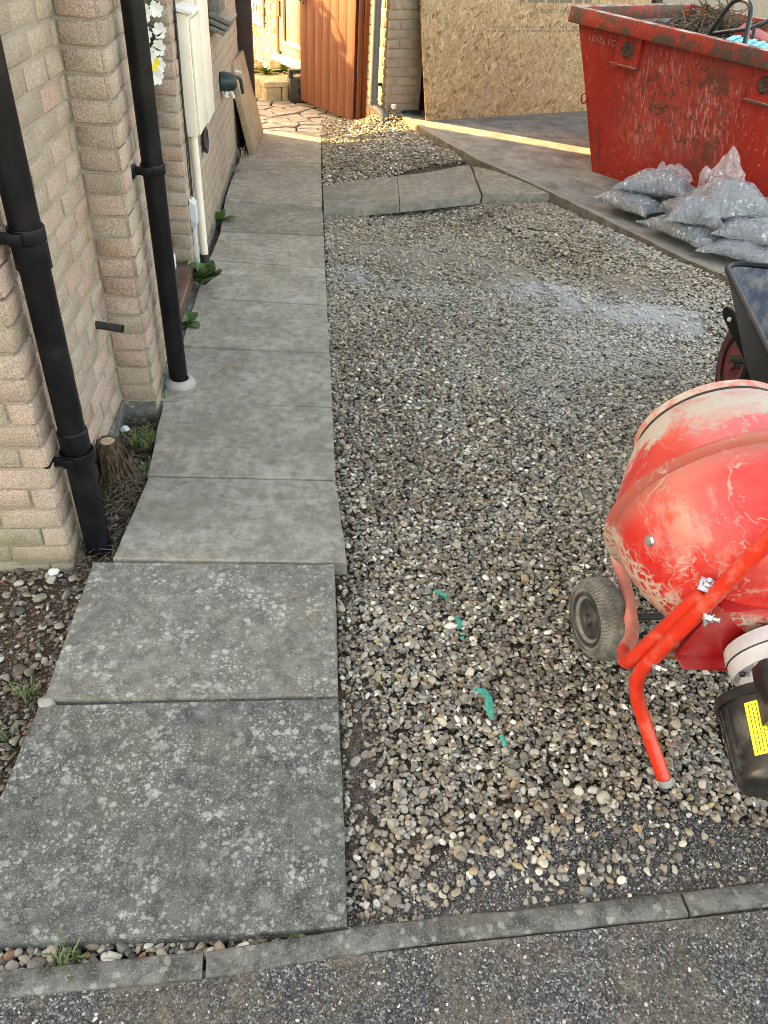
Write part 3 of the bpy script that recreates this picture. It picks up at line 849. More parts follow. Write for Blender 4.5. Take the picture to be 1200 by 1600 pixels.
# ================================================================== HOUSE
house = thing('brick_house', 'buff brick house along the slab path with dark door and black downpipes', 'house', (-4, 4, 0))
BR = {}
def brick_me(l, h, d, key, bev=.0032):
    k = (round(l, 3), key)
    if k in BR: return BR[k]
    bm = B()
    box(bm, (0, 0, 0), (l, d, h))
    bmesh.ops.bevel(bm, geom=bm.edges[:], offset=bev, segments=1, affect='EDGES')
    rr = random.Random(hash(k) & 0xffff)
    for v in bm.verts:
        v.co += Vector((rr.uniform(-1, 1) * .0018, rr.uniform(-1, 1) * .0018, rr.uniform(-1, 1) * .0018))
    me = bpy.data.meshes.new('brick'); bm.to_mesh(me); bm.free(); sharp(me, 50)
    me.materials.append(M_BRICK)
    BR[k] = me
    return me
CAMP = Vector((0, 0, CAM_H))
def project(p):
    w = Vector(p) - CAMP
    c = [sum(CAM_R[r][k] * w[r] for r in range(3)) for k in range(3)]
    if c[2] < .05: return None
    return 600 + 1190 * c[0] / c[2], 800 + 1190 * c[1] / c[2], c[2]
def lay(org, dirv, nrm, length, z0, z1, off=0.0, mats=None, head=False, c0=0):
    """bricks of one wall face: returns list of (centre, dir, normal, length)"""
    out = []
    z = z0; k = c0
    L, Hc = .194, .0646
    while z < z1:
        if head: segs = [(.0, .102)]
        else:
            s0 = -(.097 if k % 2 else 0.0) - off
            segs = []
            s = s0
            while s < length - .01:
                a, b = max(s, 0), min(s + .185, length)
                if b - a > .03: segs.append((a, b))
                s += L
        for a, b in segs:
            out.append((Vector(org) + Vector(dirv) * ((a + b) / 2) + Vector((0, 0, z + .028)), dirv, nrm, b - a))
        z += Hc; k += 1
    return out
def core(name, boxes, parent, mat=M_MORTAR):
    bm = B()
    for a, b in boxes: abox(bm, a, b)
    return fin(bm, name, mat, parent)
W1X, W2X = -.69, -.577
# wall cores
wallA = core('wall', [((-9, 1.668, -.15), (-.6935, 2.50, 5.0))], house)
wallB = core('wall', [((-9, 2.4745, -.15), (-.5805, 2.853, 5.0))], house)
wallC = core('wall', [((-9, 3.679, -.15), (-.5805, 6.86, 5.0))], house)
wallD = core('wall', [((-9, 2.853, 2.12), (-.5805, 3.682, 5.0)), ((-9, 2.853, -.15), (-.80, 3.682, 2.12))], house)
jobs = []
Xv, Yv = Vector((1, 0, 0)), Vector((0, 1, 0))
ZT = 2.55
jobs.append((wallA, lay((W1X + .011, 1.664, 0), Yv, Xv, .105, -.0905, ZT, head=True)))
jobs.append((wallA, lay((W1X, 1.785, 0), Yv, Xv, .684, -.0905, ZT, off=.04)))
jobs.append((wallA, lay((W1X - 2.25, 1.662, 0), Xv, -Yv, 2.25 + .008, -.0905, ZT, off=.03, c0=1)))
jobs.append((wallB, lay((W1X + .004, 2.471, 0), Xv, -Yv, .115, -.0905, ZT, head=True)))
jobs.append((wallB, lay((W2X + .008, 2.475, 0), Yv, Xv, .105, -.0905, ZT, head=True)))
jobs.append((wallB, lay((W2X, 2.592, 0), Yv, Xv, .258, -.0905, ZT, off=.05)))
jobs.append((wallC, lay((W2X - .103, 3.676, 0), Xv, -Yv, .100, -.0905, ZT, head=True)))
jobs.append((wallC, lay((W2X, 3.682, 0), Yv, Xv, 3.17, -.0905, ZT, off=.06)))
cand = []
for wall_o, lst in jobs:
    for it in lst:
        c_, dv, nm, l_ = it
        p = project(c_ + nm * .0)
        vis = False; size = 0
        if p and -60 < p[0] < 1260 and -60 < p[1] < 1660 and (CAMP - c_).dot(nm) > 0:
            vis = True; size = l_ * 1190 / p[2] * max(.15, abs((CAMP - c_).normalized().dot(nm)))
        cand.append((vis, size, wall_o, it))
cand.sort(key=lambda t: (-t[0], -t[1]))
def place_brick(it, wall_o, jit):
    c_, dv, nm, l_ = it
    me = brick_me(round(l_, 2), .056, .05, jit.randrange(4))
    o = link('brick', me, None, wall_o)
    pr = jit.uniform(-.0018, .0022)
    rot = Matrix((Vector(dv), -Vector(nm), Vector((0, 0, 1)))).transposed()
    o.matrix_world = Matrix.Translation(c_ - nm * (.025 - pr)) @ (rot @ Euler((jit.uniform(-.008, .008), jit.uniform(-.012, .012), jit.uniform(-.012, .012))).to_matrix()).to_4x4()
    o.matrix_parent_inverse = Matrix.Identity(4)
    return o
rest = {}
jit = random.Random(3)
nb = 0
for vis, size, wall_o, it in cand:
    if vis and nb < 296:
        o = link('brick', brick_me(round(it[3], 2), .056, .05, jit.randrange(4)), None, None)
        c_, dv, nm, l_ = it
        pr = jit.uniform(-.0018, .0022)
        rot = Matrix((Vector(dv), -Vector(nm), Vector((0, 0, 1)))).transposed()
        o.parent = wall_o
        o.matrix_parent_inverse = Matrix.Identity(4)
        # the wall's own frame is the house offset removed: parent inverse cancels it
        o.matrix_basis = Matrix.Translation(c_ - nm * (.025 - pr)) @ (rot @ Euler((jit.uniform(-.008, .008), jit.uniform(-.012, .012), jit.uniform(-.012, .012))).to_matrix()).to_4x4()
        nb += 1
    else:
        rest.setdefault(wall_o.name, (wall_o, []))[1].append(it)
for nm_, (wall_o, lst) in rest.items():
    bm = B()
    for c_, dv, nm, l_ in lst:
        rot = Matrix((Vector(dv), -Vector(nm), Vector((0, 0, 1)))).transposed()
        vs_ = box(bm, c_ - nm * .025, (l_, .05, .056), rot)
    o = fin(bm, 'brickwork', M_BRICK, wall_o, ang=30)
    tagit(o, kind='stuff')
# cement plinth of the foot of the wall
bm = B(); abox(bm, (-.75, 1.86, -.12), (-.682, 2.472, .035)); abox(bm, (-.72, 2.462, -.12), (-.570, 2.862, .028)); abox(bm, (-.75, 3.67, -.12), (-.571, 6.86, .02))
for v in bm.verts: v.co.x += mnoise.noise(v.co * 3) * .003
fin(bm, 'plinth', M_KERB, house, bevel=.006)
# door set back in its recess
dr = B(); abox(dr, (-.745, 2.853, .11), (-.700, 3.680, 2.12)); door = fin(dr, 'door', M_MAROON, house, bevel=.002)
bm = B()
for a, b in (((-.70, 2.854, .11), (-.672, 2.92, 2.12)), ((-.70, 3.612, .11), (-.672, 3.679, 2.12)), ((-.70, 2.92, 2.05), (-.672, 3.612, 2.12))): abox(bm, a, b)
fin(bm, 'door_frame', M_MAROON, door, bevel=.004)
for z0, z1 in ((.25, .85), (1.0, 1.9)):
    bm = B(); abox(bm, (-.70, 3.02, z0), (-.690, 3.52, z1)); fin(bm, 'panel', M_MAROON, door, bevel=.006)
bm = B(); tube(bm, [(-.665, 2.98, 1.0), (-.640, 2.98, 1.0), (-.640, 3.08, 1.0)], .009); fin(bm, 'handle', M_GALV, door)
bm = B(); abox(bm, (-.80, 2.856, .045), (-.562, 3.676, .102)); fin(bm, 'door_sill', M_SILL, house, bevel=.006)
bm = B(); abox(bm, (-.80, 2.856, -.10), (-.584, 3.676, .045)); fin(bm, 'sill_base', M_MORTAR, house)
bm = B(); abox(bm, (-.669, 3.575, .103), (-.645, 3.606, .165)); fin(bm, 'frame_foot', M_WHITE, door, bevel=.002)
# roof over the house
bm = B(); prism(bm, [(-9.4, 1.2, 5.0), (-.3, 1.2, 5.0), (-.3, 7.3, 5.0), (-9.4, 7.3, 5.0)], .12)
t_ = [(-9.4, 1.2, 5.003), (-.3, 1.2, 5.003), (-.3, 7.3, 5.003), (-9.4, 7.3, 5.003)]
v_ = [bm.verts.new(p) for p in t_]; r_ = [bm.verts.new((-9.4, 4.25, 7.1)), bm.verts.new((-.3, 4.25, 7.1))]
bm.faces.new((v_[0], v_[1], r_[1], r_[0])); bm.faces.new((v_[2], v_[3], r_[0], r_[1])); bm.faces.new((v_[1], v_[2], r_[1])); bm.faces.new((v_[3], v_[0], r_[0]))
fin(bm, 'roof', M_ROOF, house)

# ---------------------------------------------------------------- downpipes
def clip(bm, x, y, z, r, wx):
    lathe(bm, [(r + .0005, -.016), (r + .006, -.016), (r + .006, .016), (r + .0005, .016), (r + .0005, -.016)], (x, y, z), (0, 0, 1), 24)
    box(bm, (x - (x - wx) / 2 - .01, y - .036, z), (abs(x - wx) - .01, .010, .026))
    box(bm, (wx + .004, y - .045, z), (.012, .055, .034))
    box(bm, (x - .012, y - .041, z), (.03, .020, .026))
p1 = thing('downpipe', 'nearest black downpipe, foot standing in the soil beside the tree stump', 'downpipe', (-.628, 1.745, -.05), 'black downpipes on the brick house')
bm = B(); tube(bm, [(-.628, 1.745, .315), (-.628, 1.745, 4.9)], .034, 28); fin(bm, 'pipe', M_BLACK, p1)
bm = B(); lathe(bm, [(.0, -.05), (.036, -.05), (.036, .30), (.0385, .305), (.0385, .36), (.0345, .365)], (-.628, 1.745, 0), (0, 0, 1), 28); fin(bm, 'pipe_shoe', M_BLACK, p1)
for zc_ in (.285, .868, 2.4):
    bm = B(); clip(bm, -.628, 1.745, zc_, .0385 if zc_ < .3 else .034, W1X); fin(bm, 'clip', M_BLACK, p1, bevel=.002)
bm = B(); lathe(bm, [(.0345, -.03), (.039, -.028), (.039, .03), (.0345, .034)], (-.628, 1.745, .82), (0, 0, 1), 28); fin(bm, 'collar', M_BLACK, p1)
p2 = thing('downpipe', 'black downpipe beside the door ending in a pale collar on the slab', 'downpipe', (-.519, 2.675, 0), 'black downpipes on the brick house')
bm = B(); tube(bm, [(-.519, 2.675, -.02), (-.519, 2.675, 4.9)], .034, 28); fin(bm, 'pipe', M_BLACK, p2)
for zc_ in (.775, 2.4):
    bm = B(); clip(bm, -.519, 2.675, zc_, .034, W2X); fin(bm, 'clip', M_BLACK, p2, bevel=.002)
bm = B(); lathe(bm, [(.0345, .020), (.041, .020), (.046, .015), (.054, .011), (.058, .005), (.060, -.01)], (-.514, 2.668, 0), (0, 0, 1), 32); fin(bm, 'collar', M_COLLAR, p2)
# overflow stub
st = B(); tube(st, [(-.70, 2.335, .386), (-.605, 2.318, .380)], .0125, 16, caps=False); tube(st, [(-.70, 2.335, .386), (-.606, 2.318, .380)], .0095, 16, caps=False)
tagit(fin(st, 'overflow_pipe', M_BLACKMAT), 'short black overflow pipe sticking out of the brick wall', 'pipe')

# ---------------------------------------------------------------- meter cupboard and cables
mb = thing('meter_box', 'cream meter cupboard fixed to the brick wall past the door', 'meter box', (-.55, 4.1, .62))
bm = B(); abox(bm, (W2X + .001, 3.80, .625), (-.520, 4.37, 1.10)); fin(bm, 'body', M_CREAM, mb, bevel=.006)
bm = B(); abox(bm, (-.5195, 3.815, .632), (-.508, 4.06, 1.075)); fin(bm, 'door_panel', M_CREAM, mb, bevel=.004)
bm = B(); abox(bm, (-.5195, 4.066, .632), (-.500, 4.365, 1.22)); fin(bm, 'door_panel', M_CREAM, mb, bevel=.004)
bm = B(); prism(bm, [(W2X + .001, 3.79, 1.118), (-.500, 3.79, 1.104), (-.500, 4.064, 1.104), (W2X + .001, 4.064, 1.118)], .012); fin(bm, 'cap', M_WHITE, mb, bevel=.002)
bm = B(); abox(bm, (W2X + .001, 4.066, 1.10), (-.5205, 4.36, 1.22)); fin(bm, 'body', M_CREAM, mb, bevel=.004)
cd = thing('conduit_pipe', 'cream conduit pipe running from the meter cupboard down to the path', 'pipe', (-.545, 3.86, 0))
bm = B(); tube(bm, [(-.548, 3.852, .625), (-.545, 3.852, .075)], .019, 18); fin(bm, 'pipe', M_CREAM, cd)
bm = B(); tube(bm, [(-.545, 3.852, .08), (-.545, 3.852, -.03)], .023, 18); fin(bm, 'foot_sleeve', M_BLACKMAT, cd)
gb = thing('junction_box', 'small grey junction box with trunking low on the brick wall', 'junction box', (-.56, 3.74, .05))
bm = B(); prism(bm, [(W2X + .001, 3.715, .375), (W2X + .001, 3.80, .375), (W2X + .026, 3.80, .352), (W2X + .026, 3.715, .352)], .09); fin(bm, 'box_body', M_GREYBOX, gb, bevel=.004)
bm = B(); prism(bm, [(W2X + .001, 3.722, .284), (W2X + .022, 3.722, .280), (W2X + .022, 3.790, .280), (W2X + .001, 3.790, .284)], .03); fin(bm, 'box_spout', M_GREYBOX, gb, bevel=.003)
bm = B(); abox(bm, (W2X + .001, 3.742, -.03), (W2X + .018, 3.770, .26)); fin(bm, 'trunking', M_GREYBOX, gb, bevel=.003)
cb = B()
tube(cb, smooth_path([(-.566, 3.775, 1.45), (-.568, 3.785, 1.0), (-.568, 3.77, .72), (-.567, 3.79, .60), (-.570, 3.80, .45), (-.571, 3.79, .02)], 5, .06), .0045, 8)
tube(cb, [(-.569, 3.760, .68), (-.571, 3.752, .50), (-.57, 3.755, .37)], .0025, 6)
for z_ in (.95, .80, .66): box(cb, (-.571, 3.778, z_), (.008, .016, .006))
tagit(fin(cb, 'cable', M_BLACKMAT), 'thin black cable clipped down the wall beside the meter cupboard', 'cable')
# loop hook / coiled loop under the cupboard
hk = B(); 
tube(hk, [(-.566 + .012, 4.33 + .048 * math.cos(t), .50 + .055 * math.sin(t)) for t in np.linspace(0, 2 * math.pi, 22)], .009, 8, caps=False)
box(hk, (-.570, 4.33, .50), (.014, .03, .105))
tagit(fin(hk, 'cable_hook', M_BLACKMAT), 'small black oval hook on the wall below the meter cupboard', 'hook')
# outside tap cover
tp = thing('outside_tap', 'dark green outside tap with pale foam packed round it on the wall', 'tap', (-.57, 5.4, .58))
bm = B(); lathe(bm, [(0, 0), (.052, 0), (.056, .03), (.048, .085), (.03, .10), (0, .10)], (W2X, 5.40, .60), (1, .15, 0), 20); fin(bm, 'tap_body', M_DARKGREEN, tp)
bm = B(); tube(bm, smooth_path([(-.50, 5.42, .625), (-.455, 5.45, .62), (-.445, 5.46, .53)], 5, .03), .011, 10); fin(bm, 'spout', M_DARKGREEN, tp)
bm = B(); box(bm, (-.468, 5.43, .655), (.045, .02, .012), (0, .3, .3)); fin(bm, 'handle', M_GREYBOX, tp, bevel=.003)
bm = B()
for k in range(9):
    rr = random.Random(k); bmesh.ops.create_icosphere(bm, subdivisions=1, radius=.016, matrix=Matrix.Translation((-.556 + rr.uniform(0, .05), 5.42 + rr.uniform(-.05, .05), .535 + rr.uniform(-.03, .02))))
fin(bm, 'foam_packing', M_FOAM, tp, ang=80)
# weathered shelf / bracket board under the top edge
sh = thing('wall_shelf', 'weathered grey wooden shelf of lapped boards on the brick wall', 'shelf', (-.55, 5.4, .92))
for k, (dz, dx) in enumerate(((0, .125), (-.028, .110), (-.056, .085))):
    bm = B(); box(bm, (W2X + dx / 2 + .001, 5.22, .965 + dz), (dx, .42, .024), (0, .35, 0)); fin(bm, 'board', M_GREYWOOD, sh, bevel=.002)
bm = B(); abox(bm, (W2X + .001, 5.05, .97), (W2X + .06, 5.39, 1.25)); fin(bm, 'back_board', M_GREYWOOD, sh, bevel=.003)
# slab leaning on the wall
ln = B()
_ly = Vector((.045, .999, 0)).normalized(); _lz = Vector((-.21, 0, .98)); _lz = (_lz - _ly * _lz.dot(_ly)).normalized()
Mln = basis((-.440, 6.20, .004), _ly, _lz, _ly.cross(_lz))
abox(ln, (0, 0, -.048), (.70, .60, 0), M=Mln)
o = fin(ln, 'paving_slab', M_LEAN, bevel=.005)
tagit(o, 'spare buff paving slab leaning on edge against the house wall', 'paving slab')
# dark gate post at the house corner, its unseen top raised to block sun
bm = B(); abox(bm, (-.60, 6.846, -.1), (-.468, 6.965, 2.95)); pst = fin(bm, 'gate_post', M_POST, bevel=.004)
tagit(pst, 'dark brown timber gate post against the rear corner of the house', 'post')

# ---------------------------------------------------------------- garage with side door and window, skewed to the path
TH = R(23)
GU, GV = Vector((math.cos(TH), math.sin(TH), 0)), Vector((-math.sin(TH), math.cos(TH), 0))
GO = Vector((.582, 6.896, 0))
MG = basis(GO, GU, GV, (0, 0, 1))        # local x along the front, y back along the side
garage = thing('brick_garage', 'brick garage behind the gate with a brown side door and white barred window', 'garage', tuple(GO))
def gfin(bm, *a, **k):
    bmesh.ops.transform(bm, matrix=MG, verts=bm.verts[:])
    return fin(bm, *a, **k)
gw = B()
abox(gw, (.006, .006, -.1), (.318, 6, 2.4)); abox(gw, (.318, .12, -.1), (2.75, 6, 2.4)); abox(gw, (2.75, .006, -.1), (5, 6, 2.4))
gwall = gfin(gw, 'wall', M_MORTAR, garage)
gb_rest = []
jg = random.Random(5); ng = 0
GBR = {}
def gbrick(l, s):
    k = (round(l, 2), s)
    if k not in GBR:
        bm = B(); box(bm, (0, 0, 0), (l, .05, .056)); bmesh.ops.bevel(bm, geom=bm.edges[:], offset=.004, segments=1, affect='EDGES')
        rr = random.Random(s)
        for v in bm.verts: v.co += Vector([rr.uniform(-.0015, .0015) for _ in range(3)])
        me = bpy.data.meshes.new('brick'); bm.to_mesh(me); bm.free(); sharp(me, 50); me.materials.append(M_GBRICK); GBR[k] = me
    return GBR[k]
fl = lay((0, 0, 0), Xv, -Yv, .320, -.065, 2.3)
for c_, dv, nm, l_ in fl:
    rot = Matrix((Vector(dv), -Vector(nm), Vector((0, 0, 1)))).transposed().to_4x4()
    if c_.z < 1.15:
        o = link('brick', gbrick(l_, jg.randrange(3)), None, None); o.parent = gwall
        o.matrix_basis = MG @ Matrix.Translation(c_ - nm * .025) @ rot
    else: gb_rest.append((c_, dv, nm, l_))
DOOR0, DOOR1, DZ = 1.62, 2.36, .275
WIN0, WIN1, WZ0, WZ1 = 2.78, 3.55, .485, 1.5
sd = lay((0, 6, 0), -Yv, -Xv, 6.0, -.065, 2.3)
side_rest = []
for c_, dv, nm, l_ in sd:
    y_ = c_.y
    if DOOR0 - .06 < y_ < DOOR1 + .06 and c_.z > .2: continue
    if WIN0 - .06 < y_ < WIN1 + .06 and WZ0 < c_.z < WZ1: continue
    side_rest.append((c_, dv, nm, l_))
for c_, dv, nm, l_ in side_rest:
    w = MG @ c_
    p = project(w)
    rot = Matrix((Vector(dv), -Vector(nm), Vector((0, 0, 1)))).transposed().to_4x4()
    if p and ((388 < p[0] < 475 and -5 < p[1] < 130) or (590 < p[0] < 610 and -5 < p[1] < 200)) and ng < 200:
        o = link('brick', gbrick(l_, jg.randrange(3)), None, None); o.parent = gwall
        o.matrix_basis = MG @ Matrix.Translation(c_ - nm * .025) @ rot; ng += 1
    else: gb_rest.append((c_, dv, nm, l_))
bm = B()
for c_, dv, nm, l_ in gb_rest:
    rot = Matrix((Vector(dv), -Vector(nm), Vector((0, 0, 1)))).transposed()
    box(bm, c_ - nm * .025, (l_, .05, .056), rot)
tagit(gfin(bm, 'brickwork', M_GBRICK, gwall), kind='stuff')
bm = B(); abox(bm, (-.2, -.2, 2.4), (5.2, 6.2, 2.55)); gfin(bm, 'roof', M_ROOF, garage)
# garage door opening covered by the board: dark timber behind it
bm = B(); abox(bm, (.322, .085, .05), (2.74, .115, 2.1)); gfin(bm, 'garage_door', M_POST, garage)
# side door
bm = B(); abox(bm, (-.012, DOOR0, DZ + .05), (.03, DOOR1, 2.2)); gdoor = gfin(bm, 'door', M_DOORPEACH, garage, bevel=.003)
bm = B()
abox(bm, (-.022, DOOR1 - .012, DZ + .02), (.04, DOOR1 + .045, 2.25)); abox(bm, (-.022, DOOR0 - .045, DZ + .02), (.04, DOOR0, 2.25))
gfin(bm, 'door_frame', M_BFRAME, gdoor, bevel=.003)
bm = B(); abox(bm, (-.0165, DOOR0 + .1, .43), (-.0125, DOOR1 - .20, 2.0)); gfin(bm, 'panel', M_DOORPEACH, gdoor, bevel=.002)
bm = B(); abox(bm, (-.026, DOOR1 - .215, .42), (-.0125, DOOR1 - .165, 2.0)); gfin(bm, 'panel_bead', M_MAROON, gdoor)
bm = B(); abox(bm, (-.034, DOOR0 + .05, .405), (-.0125, DOOR1 - .165, .43)); gfin(bm, 'weather_bar', M_WFRAME, gdoor)
bm = B(); abox(bm, (-.028, DOOR1 - .06, .62), (-.021, DOOR1 - .02, .76)); gfin(bm, 'hinge', M_POST, gdoor)
bm = B(); abox(bm, (-.075, DOOR0 - .05, DZ - .04), (.02, DOOR1 + .05, DZ + .015)); gfin(bm, 'threshold', M_WFRAME, garage, bevel=.006)
# side window
bm = B(); abox(bm, (-.008, WIN0, WZ0), (.05, WIN0 + .05, WZ1)); abox(bm, (-.008, WIN1 - .05, WZ0), (.05, WIN1, WZ1)); abox(bm, (-.008, WIN0, WZ1 - .05), (.05, WIN1, WZ1))
gwin = gfin(bm, 'window', M_BFRAME, garage, bevel=.002)
bm = B(); abox(bm, (.01, WIN0 + .05, WZ0 + .02), (.02, WIN1 - .05, WZ1 - .05)); gfin(bm, 'pane', M_GLASSD, gwin)
bm = B(); abox(bm, (-.018, WIN0 + .02, WZ0 - .01), (.04, WIN1 - .02, WZ0 + .055)); gfin(bm, 'sill', M_WFRAME, gwin, bevel=.003)
for k in range(7):
    y0 = WIN0 + .06 + k * .10
    bm = B(); abox(bm, (-.006, y0, WZ0 + .055), (.006, y0 + .045, WZ1 - .05)); gfin(bm, 'glazing_bar', M_WFRAME, gwin, bevel=.002)
for zb in (.66, .95, 1.25):
    bm = B(); abox(bm, (-.009, WIN0 + .05, zb), (-.0065, WIN1 - .05, zb + .045)); gfin(bm, 'cross_bar', M_WFRAME, gwin)
# downpipe at the garage corner
gp = thing('downpipe', 'grey downpipe with a swan neck at the corner of the garage', 'downpipe', tuple(MG @ Vector((-.06, .09, .1))))
bm = B(); tube(bm, [(-.062, .10, .36), (-.062, .10, 2.4)], .033, 22); gfin(bm, 'pipe', M_GREYPIPE, gp)
bm = B(); tube(bm, [(-.062, .10, .40), (-.062, .10, .29)], .037, 22); gfin(bm, 'collar', M_GREYPIPE, gp)
bm = B(); tube(bm, smooth_path([(-.062, .10, .32), (-.062, .10, .24), (-.015, -.04, .17), (-.010, -.045, .02)], 7, .05), .034, 18); gfin(bm, 'swan_neck', M_GREYPIPE, gp)
bm = B(); tube(bm, [(-.062, .10, .245), (-.062, .10, .275)], .040, 22); gfin(bm, 'collar', M_GREYPIPE, gp)
bm = B(); box(bm, (-.02, .10, .385), (.07, .016, .022)); gfin(bm, 'clip', M_BLACK, gp, bevel=.002)

# open timber gate, hinged beside the garage corner and folded back
GH, GF = Vector((.345, 7.30, 0)), Vector((-.115, 8.12, 0))
gd = (GF - GH).normalized(); gn = Vector((gd.y, -gd.x, 0)) * 1.0
if gn.x > 0: gn = -gn
MGt = basis(GH, gd, -gn, (0, 0, 1))
gate = thing('timber_gate', 'orange brown boarded timber gate standing open with a ring handle', 'gate', tuple(GH))
GL = (GF - GH).length
nbd = 7
for k in range(nbd):
    bm = B(); w_ = GL / nbd
    abox(bm, (k * w_ + .002, -.009, .045), ((k + 1) * w_ - .001, .009, 1.85), M=MGt)
    fin(bm, 'board', M_GATE, gate, bevel=.0025)
for z_ in (.25, 1.0, 1.65):
    bm = B(); abox(bm, (.02, .0095, z_), (GL - .02, .045, z_ + .09), M=MGt); fin(bm, 'ledge', M_GATEDARK, gate, bevel=.003)
bm = B()
hc = MGt @ Vector((GL - .075, -.016, .86)); tube(bm, [hc + (gd * math.cos(t) + Vector((0, 0, 1)) * math.sin(t)) * .042 + gn * .012 for t in np.linspace(0, 2 * math.pi, 20)], .006, 8, caps=False)
lathe(bm, [(0, .014), (.02, .012), (.026, 0), (0, 0)], MGt @ Vector((GL - .075, -.009, .905)), gn, 14)
fin(bm, 'ring_handle', M_BLACKMAT, gate)
# hung post and frame on the garage side of the opening
fp = thing('gate_post', 'brown timber gate frame post between the open gate and the grey downpipe', 'post', (.42, 7.18, 0))
Mfp = basis(GH + Vector((.012, -.03, 0)), Vector((.90, -.43, 0)).normalized(), Vector((.43, .90, 0)).normalized(), (0, 0, 1))
bm = B(); abox(bm, (.012, -.02, .06), (.055, .05, 2.0), M=Mfp); fin(bm, 'hanging_stile', M_GATE, fp, bevel=.003)
bm = B(); abox(bm, (.057, -.008, .06), (.165, .06, 2.0), M=Mfp); fin(bm, 'frame_board', M_GATEDARK, fp, bevel=.003)
bm = B(); abox(bm, (-.01, -.015, -.06), (.16, .055, .058), M=Mfp); fin(bm, 'footing_block', M_STEP, fp, bevel=.006)

# ---------------------------------------------------------------- crazy paving behind the gate
def clip_poly(poly, a, b, c):
    out = []
    for i in range(len(poly)):
        p, q = poly[i], poly[(i + 1) % len(poly)]
        dp, dq = a * p[0] + b * p[1] - c, a * q[0] + b * q[1] - c
        if dp <= 0: out.append(p)
        if dp * dq < 0:
            t = dp / (dp - dq); out.append((p[0] + (q[0] - p[0]) * t, p[1] + (q[1] - p[1]) * t))
    return out
bm = B(); prism(bm, [(-3.0, 7.062, -.022), (.40, 7.02, -.022), (.5, 9.4, -.022), (-.5, 13.5, -.022), (-3, 13.5, -.022)], .08)
patio = tagit(fin(bm, 'patio', M_SOIL), kind='structure')
rp = random.Random(21)
seeds = []
tries = 0
while len(seeds) < 150 and tries < 4000:
    tries += 1
    p = (rp.uniform(-1.5, .45), rp.uniform(7.02, 9.3))
    if all((p[0] - q[0]) ** 2 + ((p[1] - q[1]) * 1.25) ** 2 > .125 ** 2 for q in seeds): seeds.append(p)
for i, s_ in enumerate(seeds):
    poly = [(-1.6, 7.065), (.40, 7.03), (.42, 9.4), (-1.6, 9.4)]
    for j, t_ in enumerate(seeds):
        if i == j: continue
        dx, dy = t_[0] - s_[0], t_[1] - s_[1]
        if dx * dx + dy * dy > .6: continue
        mx, my = (s_[0] + t_[0]) / 2, (s_[1] + t_[1]) / 2
        l_ = math.hypot(dx, dy)
        poly = clip_poly(poly, dx / l_, dy / l_, (dx * mx + dy * my) / l_ - .013)
        if len(poly) < 3: break
    if len(poly) < 3: continue
    bm = B(); z_ = rp.uniform(-.004, .006)
    prism(bm, [(p[0], p[1], z_) for p in poly], .04)
    fin(bm, 'paving_stone', M_DSTONE, patio, bevel=.004, seg=1)

# raised step in front of the side door
stp = thing('garden_step', 'pale stone garden step below the garage side door', 'step', (-.3, 8.6, 0))
SO = Vector((-.455, 8.22, 0))
MS = basis(SO, GU, GV, (0, 0, 1))
for k in range(4):
    bm = B(); abox(bm, (.01 + k * .165, .01, -.02), (.16 + k * .165, .16, .115 + .003 * (k % 2)), M=MS); fin(bm, 'block', M_STEP, stp, bevel=.006)
for k in range(1, 7):
    bm = B(); abox(bm, (.01, .01 + k * .165, -.02), (.16, .16 + k * .165, .115), M=MS); fin(bm, 'block', M_STEP, stp, bevel=.006)
bm = B(); abox(bm, (.16, .165, -.02), (.68, 1.2, .10), M=MS); fin(bm, 'fill', M_SOIL, stp)
for x0, x1, y0, y1 in ((-.02, .33, -.02, .45), (.335, .70, -.02, .45)):
    bm = B(); abox(bm, (x0, y0, .120), (x1, y1, .165), M=MS); fin(bm, 'coping_slab', M_STEP, stp, bevel=.008)
# rocks, pot and plants on top
bm = B(); abox(bm, (-.01, .46, .10), (.55, 1.25, .15), M=MS); tagit(fin(bm, 'planting_soil', M_SOIL), kind='structure')
def rock(loc, r, seed, label):
    bm = B(); bmesh.ops.create_icosphere(bm, subdivisions=3, radius=1)
    for v in bm.verts:
        d_ = mnoise.noise(v.co * 1.3 + Vector((seed, 0, 0))) * .35 + mnoise.noise(v.co * 3 + Vector((0, seed, 0))) * .1
        v.co = Vector((v.co.x * r[0], v.co.y * r[1], v.co.z * r[2])) * (1 + d_) + Vector(loc)
    return tagit(fin(bm, 'rock', M_ROCK, ang=70), label, 'rock', 'rocks round the garden step')
def gp3(x, y, z): return tuple(MS @ Vector((x, y, z)))
rock(gp3(.30, .60, .20), (.11, .08, .065), 1, 'largest sandy rock at the middle of the planted step')
rock(gp3(.05, .66, .19), (.10, .07, .05), 2, 'flat pale rock on the step near the gate post')
rock(gp3(.17, .80, .19), (.06, .05, .045), 5, 'small brown rock behind the other two step rocks')
